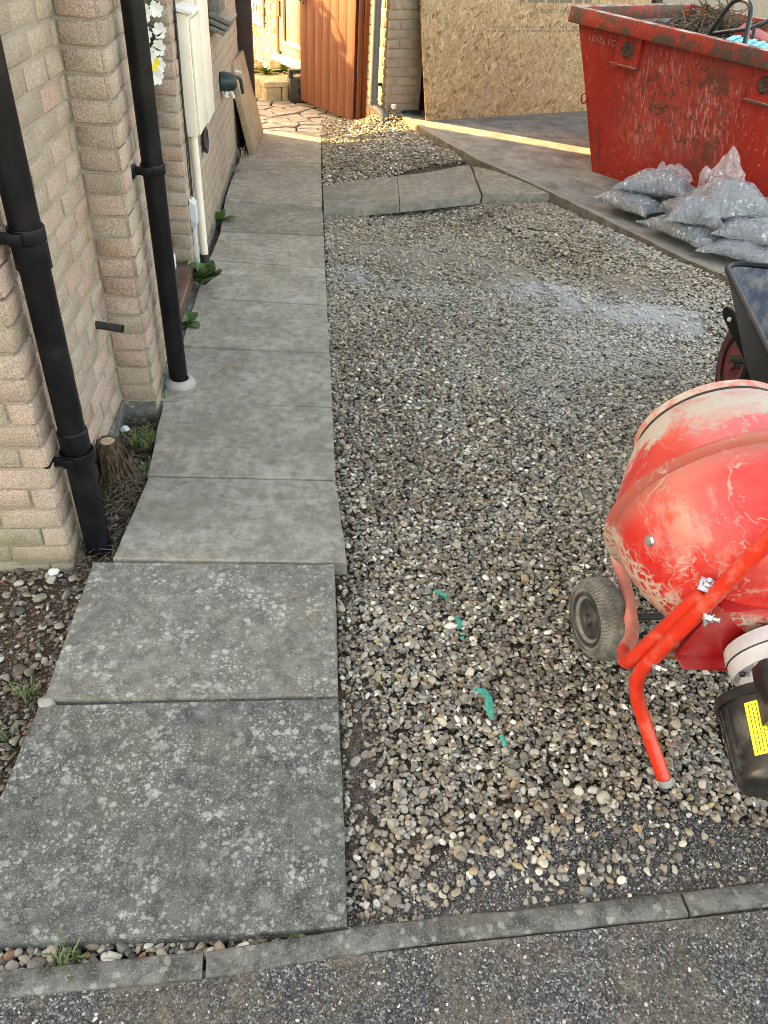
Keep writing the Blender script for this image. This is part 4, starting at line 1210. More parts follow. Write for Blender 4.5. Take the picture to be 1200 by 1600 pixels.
def leafy(name, loc, nl, ln_, mat, label, cat='plant', group=None, up=.8, wid=.22, seed=0, leafparts=False, stemmat=None):
    rr = random.Random(seed); loc = Vector(loc)
    if leafparts: root = thing(name, label, cat, tuple(loc), group)
    bm = B()
    for k in range(nl):
        az = k * 2.4 + rr.uniform(-.4, .4); t_ = k / max(1, nl - 1)
        el = (up * (1 - (.55 if up > 1.4 else .8) * t_) + rr.uniform(-.15, .15)); L = ln_ * (.55 + .45 * t_) * rr.uniform(.8, 1.15)
        d_ = Vector((math.cos(az) * math.cos(el), math.sin(az) * math.cos(el), math.sin(el)))
        sd = Vector((-math.sin(az), math.cos(az), 0))
        if leafparts: bm = B()
        rows = []
        NS = 6
        for i in range(NS + 1):
            s_ = i / NS
            w = wid * L * math.sin(math.pi * min(1, s_ * .92 + .06)) ** .8 * (1.1 - .25 * s_)
            c_ = loc + d_ * (L * s_) + Vector((0, 0, -L * .35 * s_ * s_ * max(.15, 1 - .5 * up)))
            cup = Vector((0, 0, 1)) * w * .25
            rows.append([bm.verts.new(c_ - sd * w + cup), bm.verts.new(c_), bm.verts.new(c_ + sd * w + cup)])
        for a_, b_ in zip(rows[:-1], rows[1:]):
            bm.faces.new((a_[0], a_[1], b_[1], b_[0])); bm.faces.new((a_[1], a_[2], b_[2], b_[1]))
        if leafparts: fin(bm, 'leaf', mat, root, ang=60)
    if leafparts: return root
    return tagit(fin(bm, name, mat, ang=60), label, cat, group)
leafy('plant', gp3(.42, .46, .165), 26, .19, M_LEAF2, 'bright yellow green clump on the step nearest the speaker', up=1.0, wid=.16, seed=4)
leafy('plant', gp3(.17, .44, .165), 24, .17, M_LEAF2, 'low yellow green tuft on the step front edge', up=1.0, wid=.13, seed=6)
pot = thing('flower_pot', 'terracotta pot with a leafy plant under the barred window', 'flower pot', gp3(-.02, .95, .15))
bm = B(); lathe(bm, [(0, 0), (.055, 0), (.075, .10), (.085, .10), (.085, .125), (.07, .125), (.066, .11), (0, .11)], gp3(-.02, .95, .15), (0, 0, 1), 20); fin(bm, 'pot', M_TERRA, pot)
lf = leafy('foliage', gp3(-.02, .95, .26), 18, .12, M_LEAF2, None, None, up=1.1, wid=.18, seed=9); lf.parent = pot; lf.matrix_parent_inverse = WORLD[pot.name].inverted()
tg = B(); rr = random.Random(2)
for k in range(9):
    b0 = Vector(gp3(rr.uniform(.05, .4), rr.uniform(.7, 1.1), .15)); tube(tg, [b0, b0 + Vector((rr.uniform(-.06, .06), rr.uniform(-.04, .04), .3)), b0 + Vector((rr.uniform(-.12, .12), 0, rr.uniform(.5, .75)))], .003, 5)
tagit(fin(tg, 'bare_stems', M_DRYG), 'thin bare stems rising in front of the lit garage wall', 'plant')
# speaker on the paving by the gate
spk = thing('portable_speaker', 'black portable speaker with carry handle standing behind the gate', 'speaker', (-.12, 8.20, 0))
MSP = basis((-.225, 8.19, 0), Vector((.98, .18, 0)).normalized(), Vector((-.18, .98, 0)).normalized(), (0, 0, 1))
bm = B(); abox(bm, (0, 0, .0), (.25, .17, .21), M=MSP); fin(bm, 'cabinet', M_BLACKMAT, spk, bevel=.02)
bm = B(); abox(bm, (.0, .04, .20), (.04, .13, .265), M=MSP); abox(bm, (.21, .04, .20), (.25, .13, .265), M=MSP); abox(bm, (.0, .04, .245), (.25, .13, .275), M=MSP); fin(bm, 'handle', M_BLACKMAT, spk, bevel=.008)
bm = B(); lathe(bm, [(.072, 0), (.078, .008), (.066, .012), (.055, .002), (.02, -.004 + .008), (0, .012)], MSP @ Vector((.14, -.001, .10)), MSP.to_3x3() @ Vector((0, -1, 0)), 24); fin(bm, 'speaker_cone', M_RIMBLK, spk)

# unseen rear garden: hedge inferred from its shadow, and a tree added for shade
def pq(p, q): return (p * .496 - q * .868, p * .868 + q * .496)
hedge = thing('garden_hedge', 'evergreen hedge with a sloping top in the rear garden beside the house corner', 'hedge', (*pq(6.5, 6.7), 0))
rr = random.Random(31)
def hedge_top(p): return float(np.interp(p, [5.9, 6.05, 6.30, 6.5, 6.75, 7.1, 7.3, 7.42], [1.60, 1.74, 1.78, 2.04, 2.18, 2.34, 2.36, 2.0]))
bm = B()
for k in range(9):
    p_ = 6.05 + k * .16; x_, y_ = pq(p_, 6.72); tube(bm, [(x_, y_, -.1), (x_ + rr.uniform(-.05, .05), y_, .8), (x_, y_ + rr.uniform(-.05, .05), hedge_top(p_) - .25)], [.03, .022, .008], 7)
fin(bm, 'stem', M_BARK, hedge)
bm = B()
for k in range(13000):
    p_ = rr.uniform(5.98, 7.36); q_ = 6.72 + rr.gauss(0, .16); z_ = (rr.random() ** .85) * hedge_top(p_) + rr.gauss(0, .035)
    if z_ < 0: continue
    x_, y_ = pq(p_ + rr.gauss(0, .012), q_)
    a_ = Euler((rr.uniform(0, 6), rr.uniform(0, 6), rr.uniform(0, 6))).to_matrix(); s_ = rr.uniform(.035, .075)
    bm.faces.new([bm.verts.new(Vector((x_, y_, z_)) + a_ @ Vector(v)) for v in ((-s_, 0, 0), (0, -s_ * .45, 0), (s_, 0, 0), (0, s_ * .45, 0))])
fin(bm, 'foliage', M_LEAF, hedge)

tx_, ty_ = pq(5.93, 6.72)  # added tree, its crown set to block sun reaching drive and skip
shade_tree = thing('added_shade_tree', 'unseen ball headed tree added beside the hedge to shade the drive and skip', 'tree', (tx_, ty_, -.05))
bm = B(); tube(bm, [(*pq(6.02, 6.74), -.1), (*pq(6.01, 6.73), 1.2), (tx_, ty_, 2.2)], [.035, .028, .02], 8); fin(bm, 'trunk', M_BARK, shade_tree)
bm = B(); rr = random.Random(77)
for k in range(8000):
    u = Vector((rr.gauss(0, 1), rr.gauss(0, 1), rr.gauss(0, 1))).normalized() * (rr.random() ** .4)
    hp = u.x * .145 * (1 + .06 * mnoise.noise(u * 4)); p = Vector((*pq(5.925 + hp, 6.72 + u.y * .22), 3.20 + u.z * 1.34))
    a_ = Euler((rr.uniform(0, 6), rr.uniform(0, 6), rr.uniform(0, 6))).to_matrix(); s_ = rr.uniform(.03, .06)
    bm.faces.new([bm.verts.new(p + a_ @ Vector(v)) for v in ((-s_, 0, 0), (0, -s_ * .45, 0), (s_, 0, 0), (0, s_ * .45, 0))])
for k in range(4200):  # wider upper lobe added to keep sun off the skip contents
    u = Vector((rr.gauss(0, 1), rr.gauss(0, 1), rr.gauss(0, 1))).normalized() * (rr.random() ** .4)
    p = Vector((*pq(6.06 + u.x * .26, 6.72 + u.y * .25), 4.45 + u.z * .80))
    a_ = Euler((rr.uniform(0, 6), rr.uniform(0, 6), rr.uniform(0, 6))).to_matrix(); s_ = rr.uniform(.03, .06)
    bm.faces.new([bm.verts.new(p + a_ @ Vector(v)) for v in ((-s_, 0, 0), (0, -s_ * .45, 0), (s_, 0, 0), (0, s_ * .45, 0))])
fin(bm, 'crown', M_LEAF, shade_tree)

# ---------------------------------------------------------------- OSB sheet leaning on the garage
osb = thing('osb_board', 'large strand board sheet printed with Strength you leaning on the garage', 'board', (.897, 6.68, .19))
OBu = Vector((math.cos(R(26)), math.sin(R(26)), 0))
OBn = Vector((OBu.y, -OBu.x, 0))      # towards the camera side
tilt = R(15); rollb = 0.0
OBv = (Vector((0, 0, 1)) * math.cos(tilt) - OBn * math.sin(tilt)).normalized()
ou = (OBu * math.cos(rollb) + OBv * math.sin(rollb)); ov = (OBv * math.cos(rollb) - OBu * math.sin(rollb))
on = ou.cross(ov)
MO = basis((.897, 6.68, .19), ou, ov, -on) if on.dot(OBn) < 0 else basis((.897, 6.68, .19), ou, ov, on)
bm = B(); abox(bm, (0, 0, -.018), (2.44, 1.22, 0))
me_o = fin(bm, 'sheet', M_OSB, osb, bevel=.0015)
# strands are laid in the sheet's own frame: rotate the local x-z plane of the texture onto the sheet
me_o.data.transform(Matrix.Rotation(math.pi / 2, 4, 'X'))
me_o.matrix_parent_inverse = Matrix.Identity(4)
me_o.matrix_basis = Matrix.Translation(-Vector(osb.location)) @ MO @ Matrix.Rotation(-math.pi / 2, 4, 'X')
def otext(s_, x, y, size): return text_mesh('printed_text', s_, size, MO @ Matrix.Translation((x, y, .0006)), M_INK, osb, .0002)
otext('Strength  you', 1.085, .738, .072)
bm = B(); rr = random.Random(8)
for row, yy in ((0, .640), (1, .612)):
    x_ = .62
    while x_ < 1.75:
        w_ = rr.uniform(.008, .022)
        if rr.random() < .80: abox(bm, (x_, yy - .007 + rr.uniform(0, .003), .0004), (x_ + w_ * .8, yy + .006, .0009), M=MO)
        x_ += w_ + rr.choice((.003, .004, .02))
fin(bm, 'printed_lines', M_INK, osb)
bm = B(); rr = random.Random(9)
x_ = .95
while x_ < 1.7:
    w_ = rr.uniform(.03, .08); abox(bm, (x_, .812, .0004), (x_ + w_, .835, .0009), M=MO); x_ += w_ + rr.choice((.006, .03))
fin(bm, 'printed_bar', M_INK, osb)
# pale-topped stake and drain at the foot of the pier
stk = thing('garden_spike', 'small pale-topped spike standing in the gravel heap by the garage corner', 'light', (.66, 6.85, .1))
bm = B(); tube(bm, [(.645, 6.83, .08), (.645, 6.83, .245)], .006, 8); fin(bm, 'spike', M_GREYPIPE, stk)
bm = B(); lathe(bm, [(0, 0), (.014, 0), (.022, .022), (.016, .03), (0, .032)], (.645, 6.83, .24), (0, 0, 1), 12); fin(bm, 'spike_head', M_GREYBOX, stk)
bm = B(); rr = random.Random(4)
box(bm, (.80, 6.94, .16), (.17, .10, .11), (0, 0, .4)); tagit(fin(bm, 'gully_cover', M_DARKGREEN, bevel=.03), 'dark plastic gully cover at the foot of the garage pier', 'drain')

# ---------------------------------------------------------------- skip
SK = Vector((1.912, 5.455, .155))
su = Vector((.62, -.785, 0)).normalized(); sn = Vector((su.y, -su.x, 0))     # su along the side, sn towards the viewer
if sn.dot(CAMP - SK) < 0: sn = -sn
sw = -sn
MSK = basis(SK, su, sw, (0, 0, 1)) @ Matrix.Rotation(R(3.4), 4, 'Y')
skip = thing('skip', 'rusty scratched red metal skip lettered LEVEL LOAD on the concrete drive', 'skip', tuple(SK))
BL, TL0, TL1, SH, WB, WT = 1.12, -.36, 1.52, .885, 1.22, 1.34
fl_ = .07
def ring(z0t, inset=0.0):
    t = z0t
    x0 = TL0 * t + inset; x1 = BL + (TL1 - BL) * t - inset
    y0 = -fl_ * t + inset; y1 = WB + fl_ * t - inset
    return [(x0, y0, SH * t), (x1, y0, SH * t), (x1, y1, SH * t), (x0, y1, SH * t)]
def loft(bm, r0, r1, M, flip=False):
    a = [bm.verts.new(M @ Vector(p)) for p in r0]; b = [bm.verts.new(M @ Vector(p)) for p in r1]
    for i in range(4):
        k = (i + 1) % 4
        bm.faces.new((a[i], a[k], b[k], b[i]) if not flip else (a[k], a[i], b[i], b[k]))
    return a, b
bm = B(); a_, b_ = loft(bm, ring(0), ring(1), MSK); bm.faces.new(a_[::-1]); 
bmesh.ops.subdivide_edges(bm, edges=bm.edges[:], cuts=6, use_grid_fill=True)
for v in bm.verts: v.co += sn * mnoise.noise(v.co * 2.2) * .010
fin(bm, 'shell', M_SKIP, skip, ang=25)
bm = B(); r0, r1 = ring(0, .01), ring(1, .008)
r0 = [(p[0], p[1], p[2] + .01) for p in r0]
a_, b_ = loft(bm, r0, r1, MSK, True); bm.faces.new(a_)
fin(bm, 'inner_skin', M_SKIPIN, skip, ang=25)
# folded rim
def rim_bar(p, q, w, h, name='rim'):
    bm = B(); p, q = Vector(p), Vector(q); d_ = (q - p); L = d_.length; d_.normalize(); up = Vector((0, 0, 1)); s_ = up.cross(d_).normalized()
    m = MSK @ basis(p, d_, s_, up)
    abox(bm, (-.02, -w / 2, -h), (L + .02, w / 2, 0), M=m)
    return fin(bm, name, M_SKIPRIM, skip, bevel=.008)
T = [(p[0], p[1], p[2] + .025) for p in ring(1)]
rim_bar((T[0][0], T[0][1] - .022, T[0][2]), (T[1][0], T[1][1] - .022, T[1][2]), .075, .088)
rim_bar((T[1][0], T[1][1] + .035, T[1][2]), (T[2][0], T[2][1] - .035, T[2][2]), .065, .085)
rim_bar((T[2][0], T[2][1] + .022, T[2][2]), (T[3][0], T[3][1] + .022, T[3][2]), .075, .088)
rim_bar((T[3][0], T[3][1] - .035, T[3][2]), (T[0][0], T[0][1] + .035, T[0][2]), .065, .085)
# lifting lugs with their stiffened plates
def side_pt(x, z, off): return MSK @ Vector((x, -fl_ * z / SH - off, z))
for x_ in (.075, .985):
    lug = B()
    pl_ = [side_pt(x_ - .085, .665, .002), side_pt(x_ + .085, .665, .002), side_pt(x_ + .085, .83, .002), side_pt(x_ - .085, .83, .002)]
    prism(lug, pl_, Vector(sn) * .022); lo = fin(lug, 'lug_plate', M_SKIP, skip, bevel=.004)
    bm = B(); lathe(bm, [(.0, .004), (.016, .005), (.022, .014), (.034, .016), (.044, .008), (.047, 0), (0, 0)], side_pt(x_, .75, .022), sn, 24); fin(bm, 'lug_boss', M_LUGRUST, lo)
    bm = B(); q_ = [side_pt(x_ - .10, .655, .0), side_pt(x_ + .095, .655, .0), side_pt(x_ + .095, .666, .0), side_pt(x_ - .10, .666, .0)]; prism(bm, q_, Vector(sn) * .05); fin(bm, 'lug_ledge', M_SKIPRIM, lo, bevel=.003)
# swaged diagonal crease and side eye
bm = B(); prism(bm, [side_pt(.03, .04, .001), side_pt(.045, .04, .001), side_pt(-.045, .30, .001), side_pt(-.06, .30, .001)], Vector(sn) * .006); fin(bm, 'scar', M_SKIPRIM, skip)
bm = B(); cc = side_pt(-.165, .42, .0) - su * .02; tube(bm, [cc + su * .022 * math.cos(t) + Vector((0, 0, .03 * math.sin(t))) for t in np.linspace(0, 2 * math.pi, 14)], .006, 6, caps=False); fin(bm, 'tie_eye', M_SKIP, skip)
tx = side_pt(-.235, .745, .010)
text_mesh('lettering', 'LEVEL LOAD', .052, basis(tx, (MSK.to_3x3() @ Vector((1, 0, 0))), (MSK.to_3x3() @ Vector((0, -.075, 1)).normalized()), sn) @ Matrix.Shear('XY', 4, (.0, .0)), M_TEXTPALE, skip, .0006)
# gusset seen on the inner far side
bm = B(); prism(bm, [MSK @ Vector((.30, WB + .03, .30)), MSK @ Vector((.30, WB - .06, .30)), MSK @ Vector((.30, WB + .02, .9))], su * .012); fin(bm, 'gusset', M_SKIPIN, skip)
# rubbish in the skip
fill = B(); N_ = 26
gv = [[None] * (N_ + 1) for _ in range(N_ + 1)]
for i in range(N_ + 1):
    for j in range(N_ + 1):
        x_ = TL0 * .6 + .03 + (BL + .25 - TL0 * .6 - .06) * i / N_; y_ = -.03 + (WB + .06) * j / N_
        h_ = .66 + .06 * mnoise.noise(Vector((x_ * 3, y_ * 3, 2))) + .08 * mnoise.noise(Vector((x_ * 9, y_ * 9, 4))) + .20 * math.exp(-((x_ - .16) ** 2 + (y_ - .72) ** 2) * 9)
        gv[i][j] = fill.verts.new(MSK @ Vector((x_, y_, h_)))
for i in range(N_):
    for j in range(N_): fill.faces.new((gv[i][j], gv[i + 1][j], gv[i + 1][j + 1], gv[i][j + 1]))
tagit(fin(fill, 'garden_waste', M_BRANCH), 'heap of earth and garden waste filling the red skip', 'waste', kind='stuff')
tw = B(); rr = random.Random(12)
for k in range(420):
    c_ = Vector((rr.gauss(.2, .16), rr.gauss(.66, .17), 0)) if k % 3 else Vector((rr.uniform(-.1, .9), rr.uniform(.1, 1.1), 0))
    c_.z = .70 + .20 * math.exp(-((c_.x - .16) ** 2 + (c_.y - .72) ** 2) * 9) + rr.uniform(-.02, .07); d_ = Vector((rr.gauss(0, 1), rr.gauss(0, 1), rr.gauss(0, .7))).normalized() * rr.uniform(.04, .12)
    tube(tw, [MSK @ (c_ - d_), MSK @ (c_ + Vector((0, 0, .02))), MSK @ (c_ + d_)], rr.uniform(.002, .005), 5)
tagit(fin(tw, 'twigs', M_LITTER), 'tangle of cut twigs on top of the waste in the skip', 'twigs', kind='stuff')
ch = thing('tubular_frame', 'bent dark tubular steel frame sticking up out of the skip', 'frame', tuple(MSK @ Vector((.8, .4, .6))))
def skp(x, y, z): return MSK @ Vector((x, y, z))
bm = B(); tube(bm, smooth_path([skp(.27, .36, .70), skp(.46, .29, 1.075), skp(.615, .215, 1.075), skp(.715, .15, .70)], 10, .12), .0145, 14); fin(bm, 'hoop', M_NAVYTUBE, ch)
bm = B(); tube(bm, smooth_path([skp(.28, .44, .85), skp(.60, .42, .945), skp(.72, .56, 1.09)], 7, .08), .0125, 12); fin(bm, 'rail', M_NAVYTUBE, ch)
bm = B(); tube(bm, [skp(.58, .42, .94), skp(.70, .30, .72)], .011, 10); fin(bm, 'brace', M_NAVYTUBE, ch)
bm = B(); box(bm, (.52, .62, .83), (.26, .20, .14), (.1, .25, .3), M=MSK); tagit(fin(bm, 'red_tub', M_REDBIT, bevel=.02), 'faded red plastic tub lying among the skip waste', 'tub')
cr = thing('turquoise_crate', 'turquoise ribbed plastic lid lying on the skip waste', 'crate', tuple(skp(.98, .2, .76)))
Mcr = MSK @ basis((.545, .06, .862), Vector((.96, .1, -.02)).normalized(), Vector((-.1, .96, .12)).normalized(), Vector((0, -.12, .99)))
bm = B(); abox(bm, (0, 0, -.02), (.34, .26, 0), M=Mcr); fin(bm, 'lid', M_TURQ, cr, bevel=.004)
for k in range(6):
    bm = B(); abox(bm, (.03 + k * .05, .01, .001), (.052 + k * .05, .25, .010), M=Mcr); fin(bm, 'rib', M_TURQ, cr, bevel=.003)

# ---------------------------------------------------------------- gravel bags
def bag(c_, L, W, Hh, yaw, seed, label, pitch=0, roll=0, flap=None, open_top=False):
    root = thing('gravel_bag', label, 'bag', c_, 'clear sacks of gravel stacked beside the skip')
    rt = Matrix.Translation(c_) @ Euler((roll, pitch, yaw)).to_matrix().to_4x4()
    L, W, Hh = L * .93, W * .93, Hh * .82
    rr = random.Random(seed)
    def pillow(L, W, grow, wr, NU=46, NV=34):
        bm = B()
        top = [[None] * (NV + 1) for _ in range(NU + 1)]; bot = [[None] * (NV + 1) for _ in range(NU + 1)]
        for i in range(NU + 1):
            for j in range(NV + 1):
                u, v = math.sin((i / NU - .5) * math.pi), math.sin((j / NV - .5) * math.pi)
                rim_ = i in (0, NU) or j in (0, NV)
                e = 0 if rim_ else max(0, (1 - u * u)) ** .62 * max(0, (1 - v * v)) ** .62
                px, py = u * L / 2 * (1 - .20 * (1 - v * v) * u * u), v * W / 2 * (1 - .20 * (1 - u * u) * v * v)
                edge_ = 1 - e
                ang_ = math.atan2(v * W, u * L)
                r_n = mnoise.noise(Vector((math.cos(ang_) * 5 + seed, math.sin(ang_) * 5, u * 1.3)))
                pleat = (abs(math.sin(ang_ * 11 + r_n * 6)) - .6) * .012 * wr * edge_ ** 1.5 * (0 if rim_ else 1)
                cr = 1 - abs(mnoise.noise(Vector((px * 13 + seed * 3, py * 13, 2)))) * 2
                crease = (max(0, cr) ** 3) * .010 * wr * (.3 + .7 * e)
                lump = mnoise.noise(Vector((px * 9 + seed, py * 9, 1))) * .020 * e + mnoise.noise(Vector((px * 30 + seed, py * 30, 5))) * .004 * e
                z1 = e * Hh * .74 + lump + pleat + crease + grow * (0 if rim_ else 1); z2 = -e * Hh * .26
                if rim_: z1 = math.sin(ang_ * 7 + seed) * .008 * wr
                top[i][j] = bm.verts.new(rt @ Vector((px, py, z1)))
                bot[i][j] = top[i][j] if rim_ else bm.verts.new(rt @ Vector((px, py, z2)))
        for i in range(NU):
            for j in range(NV):
                bm.faces.new((top[i][j], top[i + 1][j], top[i + 1][j + 1], top[i][j + 1]))
                q = (bot[i][j + 1], bot[i + 1][j + 1], bot[i + 1][j], bot[i][j])
                if not all(x in (top[i][j], top[i + 1][j], top[i + 1][j + 1], top[i][j + 1]) for x in q): bm.faces.new(q)
        return bm
    fin(pillow(L, W, .004, 1.0), 'sack_film', M_FILM, root, ang=80)
    fin(pillow(L * .92, W * .92, -.002, .15, 30, 22), 'gravel_fill', M_BAGGRAV, root, ang=80)
    if flap:
        ex, ln_, lift, sp = flap[:4]      # side (+1/-1), length, lift, spread; a fifth entry turns it to the long side
        sw_ = len(flap) > 4; LL, WW = (W, L) if sw_ else (L, W)
        bm = B(); NU, NV = 16, 22
        g = [[None] * (NV + 1) for _ in range(NU + 1)]
        for i in range(NU + 1):
            for j in range(NV + 1):
                s_, v = i / NU, j / NV * 2 - 1
                wv = .62 + sp * s_
                x_ = ex * (LL / 2 * .70 + ln_ * s_ * (1 - .3 * s_)); y_ = v * WW / 2 * wv + .03 * s_
                z_ = Hh * .22 * (1 - v * v) + lift * s_ ** 1.1 + mnoise.noise(Vector((s_ * 2.5, v * 2.2, seed))) * .07 * (s_ + .15)
                z_ += (abs(math.sin(v * 5 + seed + mnoise.noise(Vector((s_ * 3, v * 3, seed))) * 2)) - .5) * .020 * (1 - s_ * .3)
                x_ += mnoise.noise(Vector((s_ * 3, v * 3, seed + 3))) * .03; z_ *= (1 - .35 * s_ * abs(v) ** 2)
                g[i][j] = bm.verts.new(rt @ Vector((y_, x_, z_) if sw_ else (x_, y_, z_)))
        for i in range(NU):
            for j in range(NV): bm.faces.new((g[i][j], g[i + 1][j], g[i + 1][j + 1], g[i][j + 1]))
        fin(bm, 'loose_neck', M_FILMFLAP, root, ang=80)
    return root
DA = math.atan2(-1.5, .745)
bag((1.895, 4.62, .178), .46, .27, .13, DA + .10, 1, 'flat gravel bag at the far end of the stack, lying on the drive edging')
bag((2.055, 4.20, .160), .50, .25, .12, DA + .02, 2, 'long gravel bag lying in the middle of the bottom row by the kerb')
bag((2.285, 3.93, .150), .44, .32, .11, DA + .45, 3, 'bottom gravel bag nearest the wheelbarrow with a torn side', flap=(-1, .12, .02, .1))
bag((2.030, 4.62, .270), .48, .34, .17, DA + .50, 4, 'upper gravel bag with a tall loose neck of clear film against the skip', flap=(1, .11, .10, .05, 1), pitch=-.08, roll=-.12)
bag((2.075, 4.17, .262), .34, .27, .15, DA + .85, 5, 'plump gravel bag on top between the two tallest bags', roll=.12)
bag((2.275, 4.20, .300), .46, .40, .23, DA + 1.05, 6, 'largest gravel bag on top with a twisted neck standing up', flap=(1, .13, .15, .0, 1), pitch=-.10)
bag((2.34, 3.98, .225), .42, .30, .13, DA + .55, 7, 'half open gravel bag showing brown stones on the right of the stack', flap=(1, .12, .04, .1))
bag((2.62, 4.42, .190), .42, .34, .16, DA + 1.3, 8, 'gravel bag behind the largest one at the skip corner')
bag((2.10, 4.75, .170), .44, .32, .14, DA + .3, 9, 'flattened gravel bag underneath the upper one beside the skip')
cs = thing('compost_bag', 'yellow printed plastic sack beside the gravel bags', 'bag', (2.86, 4.62, .12))
bm = B(); box(bm, (2.90, 4.66, .27), (.30, .42, .22), (.1, .1, .4)); 
bmesh.ops.subdivide_edges(bm, edges=bm.edges[:], cuts=5, use_grid_fill=True)
for v in bm.verts: v.co += Vector((mnoise.noise(v.co * 6), mnoise.noise(v.co * 6 + Vector((5, 0, 0))), mnoise.noise(v.co * 6 + Vector((0, 5, 0))))) * .04
n = NT('printed_sack'); q = n.noise(9, 3, .6)
M_SACK = n.out(n.ramp(q, [(.40, (.70, .50, .03)), (.46, (.62, .60, .55)), (.56, (.45, .12, .03)), (.60, (.65, .48, .04))], 'CONSTANT'), .4)
fin(bm, 'sack', M_SACK, cs, ang=60)

# ---------------------------------------------------------------- wheelbarrow
BH = Vector((.17, .985, 0)).normalized(); BW = Vector((BH.y, -BH.x, 0))
BO = Vector((1.379, 2.455, 0)) + BW * .30          # front rim centre on the ground
MB_ = basis(BO, BW, BH, (0, 0, 1))                 # x right, y forward (front = 0), z up
bar = thing('wheelbarrow', 'black plastic wheelbarrow with a dusty tray parked behind the mixer', 'wheelbarrow', tuple(BO))
def rrect(x0, x1, y0, y1, z, r, k=5):
    pts = []
    for cx_, cy_, a0 in ((x1 - r, y1 - r, 0), (x0 + r, y1 - r, 90), (x0 + r, y0 + r, 180), (x1 - r, y0 + r, 270)):
        for i in range(k + 1):
            t = R(a0 + 90 * i / k); pts.append(Vector((cx_ + r * math.cos(t), cy_ + r * math.sin(t), z)))
    return pts
def tray_ring(t, inset):
    z = .335 + (.60 - .335) * t
    wf = .185 + .115 * t; wb = .235 + .135 * t
    y1 = -.15 + .15 * t - inset; y0 = -.72 - .17 * t + inset
    ps = rrect(-1, 1, y0, y1, z, min(.09, .07 + .02 * t))
    out = []
    for p in rrect(-.5, .5, y0, y1, z, .075):
        f_ = (p.y - y0) / (y1 - y0); w = wb + (wf - wb) * f_ - inset
        sgn = 1 if p.x > 0 else -1
        cornr = .5 - abs(p.x)
        out.append(Vector((sgn * (w - cornr) if cornr < .0751 else p.x, p.y, z)))
    return out
def tray_surface(bm, inset, zoff, flip, floor=True):
    rings = []
    for t in (0, .15, .4, .7, .9, 1.0):
        rings.append([bm.verts.new(MB_ @ (p + Vector((0, 0, zoff if t < .01 else 0)))) for p in tray_ring(t, inset)])
    for a, b in zip(rings[:-1], rings[1:]):
        for i in range(len(a)):
            k = (i + 1) % len(a); bm.faces.new((a[i], a[k], b[k], b[i]))
    if floor: bm.faces.new(rings[0])
bm = B(); tray_surface(bm, 0, 0, False); tr = fin(bm, 'tray', M_TRAYOUT, bar, ang=50)
bm = B(); tray_surface(bm, .006, .006, True); fin(bm, 'tray_lining', M_TRAYIN, tr, ang=50)
for f in tr.children: 
    for p in f.data.polygons: p.flip()
bm = B(); rp_ = [MB_ @ (p + Vector((0, 0, .004))) for p in tray_ring(1, .001)]; tube(bm, rp_ + [rp_[0]], .0095, 8, caps=False); fin(bm, 'tray_rim', M_TRAYOUT, bar, ang=70)
bm = B(); lathe(bm, [(0, .006), (.008, .005), (.012, 0), (0, 0)], MB_ @ Vector((.06, -.062, .53)), MB_.to_3x3() @ Vector((0, -.85, .5)), 12); fin(bm, 'bolt', M_GALV, bar)
# chassis tubes, nose, wheel
WC = Vector((-.03, .20, .150))
for s_ in (-1, 1):
    bm = B(); tube(bm, smooth_path([MB_ @ Vector(p) for p in ((s_ * .065, .22, .16), (s_ * .08, -.02, .27), (s_ * .20, -.55, .325), (s_ * .27, -1.25, .56))], 6, .12), .0145, 12); fin(bm, 'handle_tube', M_BLACK, bar)
    bm = B(); tube(bm, smooth_path([MB_ @ Vector(p) for p in ((s_ * .17, -.45, .32), (s_ * .24, -.60, -.035), (s_ * .22, -.78, -.035), (s_ * .22, -.80, .38))], 6, .06), .0125, 12); fin(bm, 'leg', M_BLACKMAT, bar)
    bm = B(); prism(bm, [MB_ @ Vector((s_ * .062, .225, .165)), MB_ @ Vector((s_ * .062, .185, .135)), MB_ @ Vector((s_ * .075, -.16, .32)), MB_ @ Vector((s_ * .075, -.08, .345))], (MB_.to_3x3() @ Vector((s_ * .006, 0, 0)))); fin(bm, 'wheel_bracket', M_BLACK, bar, bevel=.002)
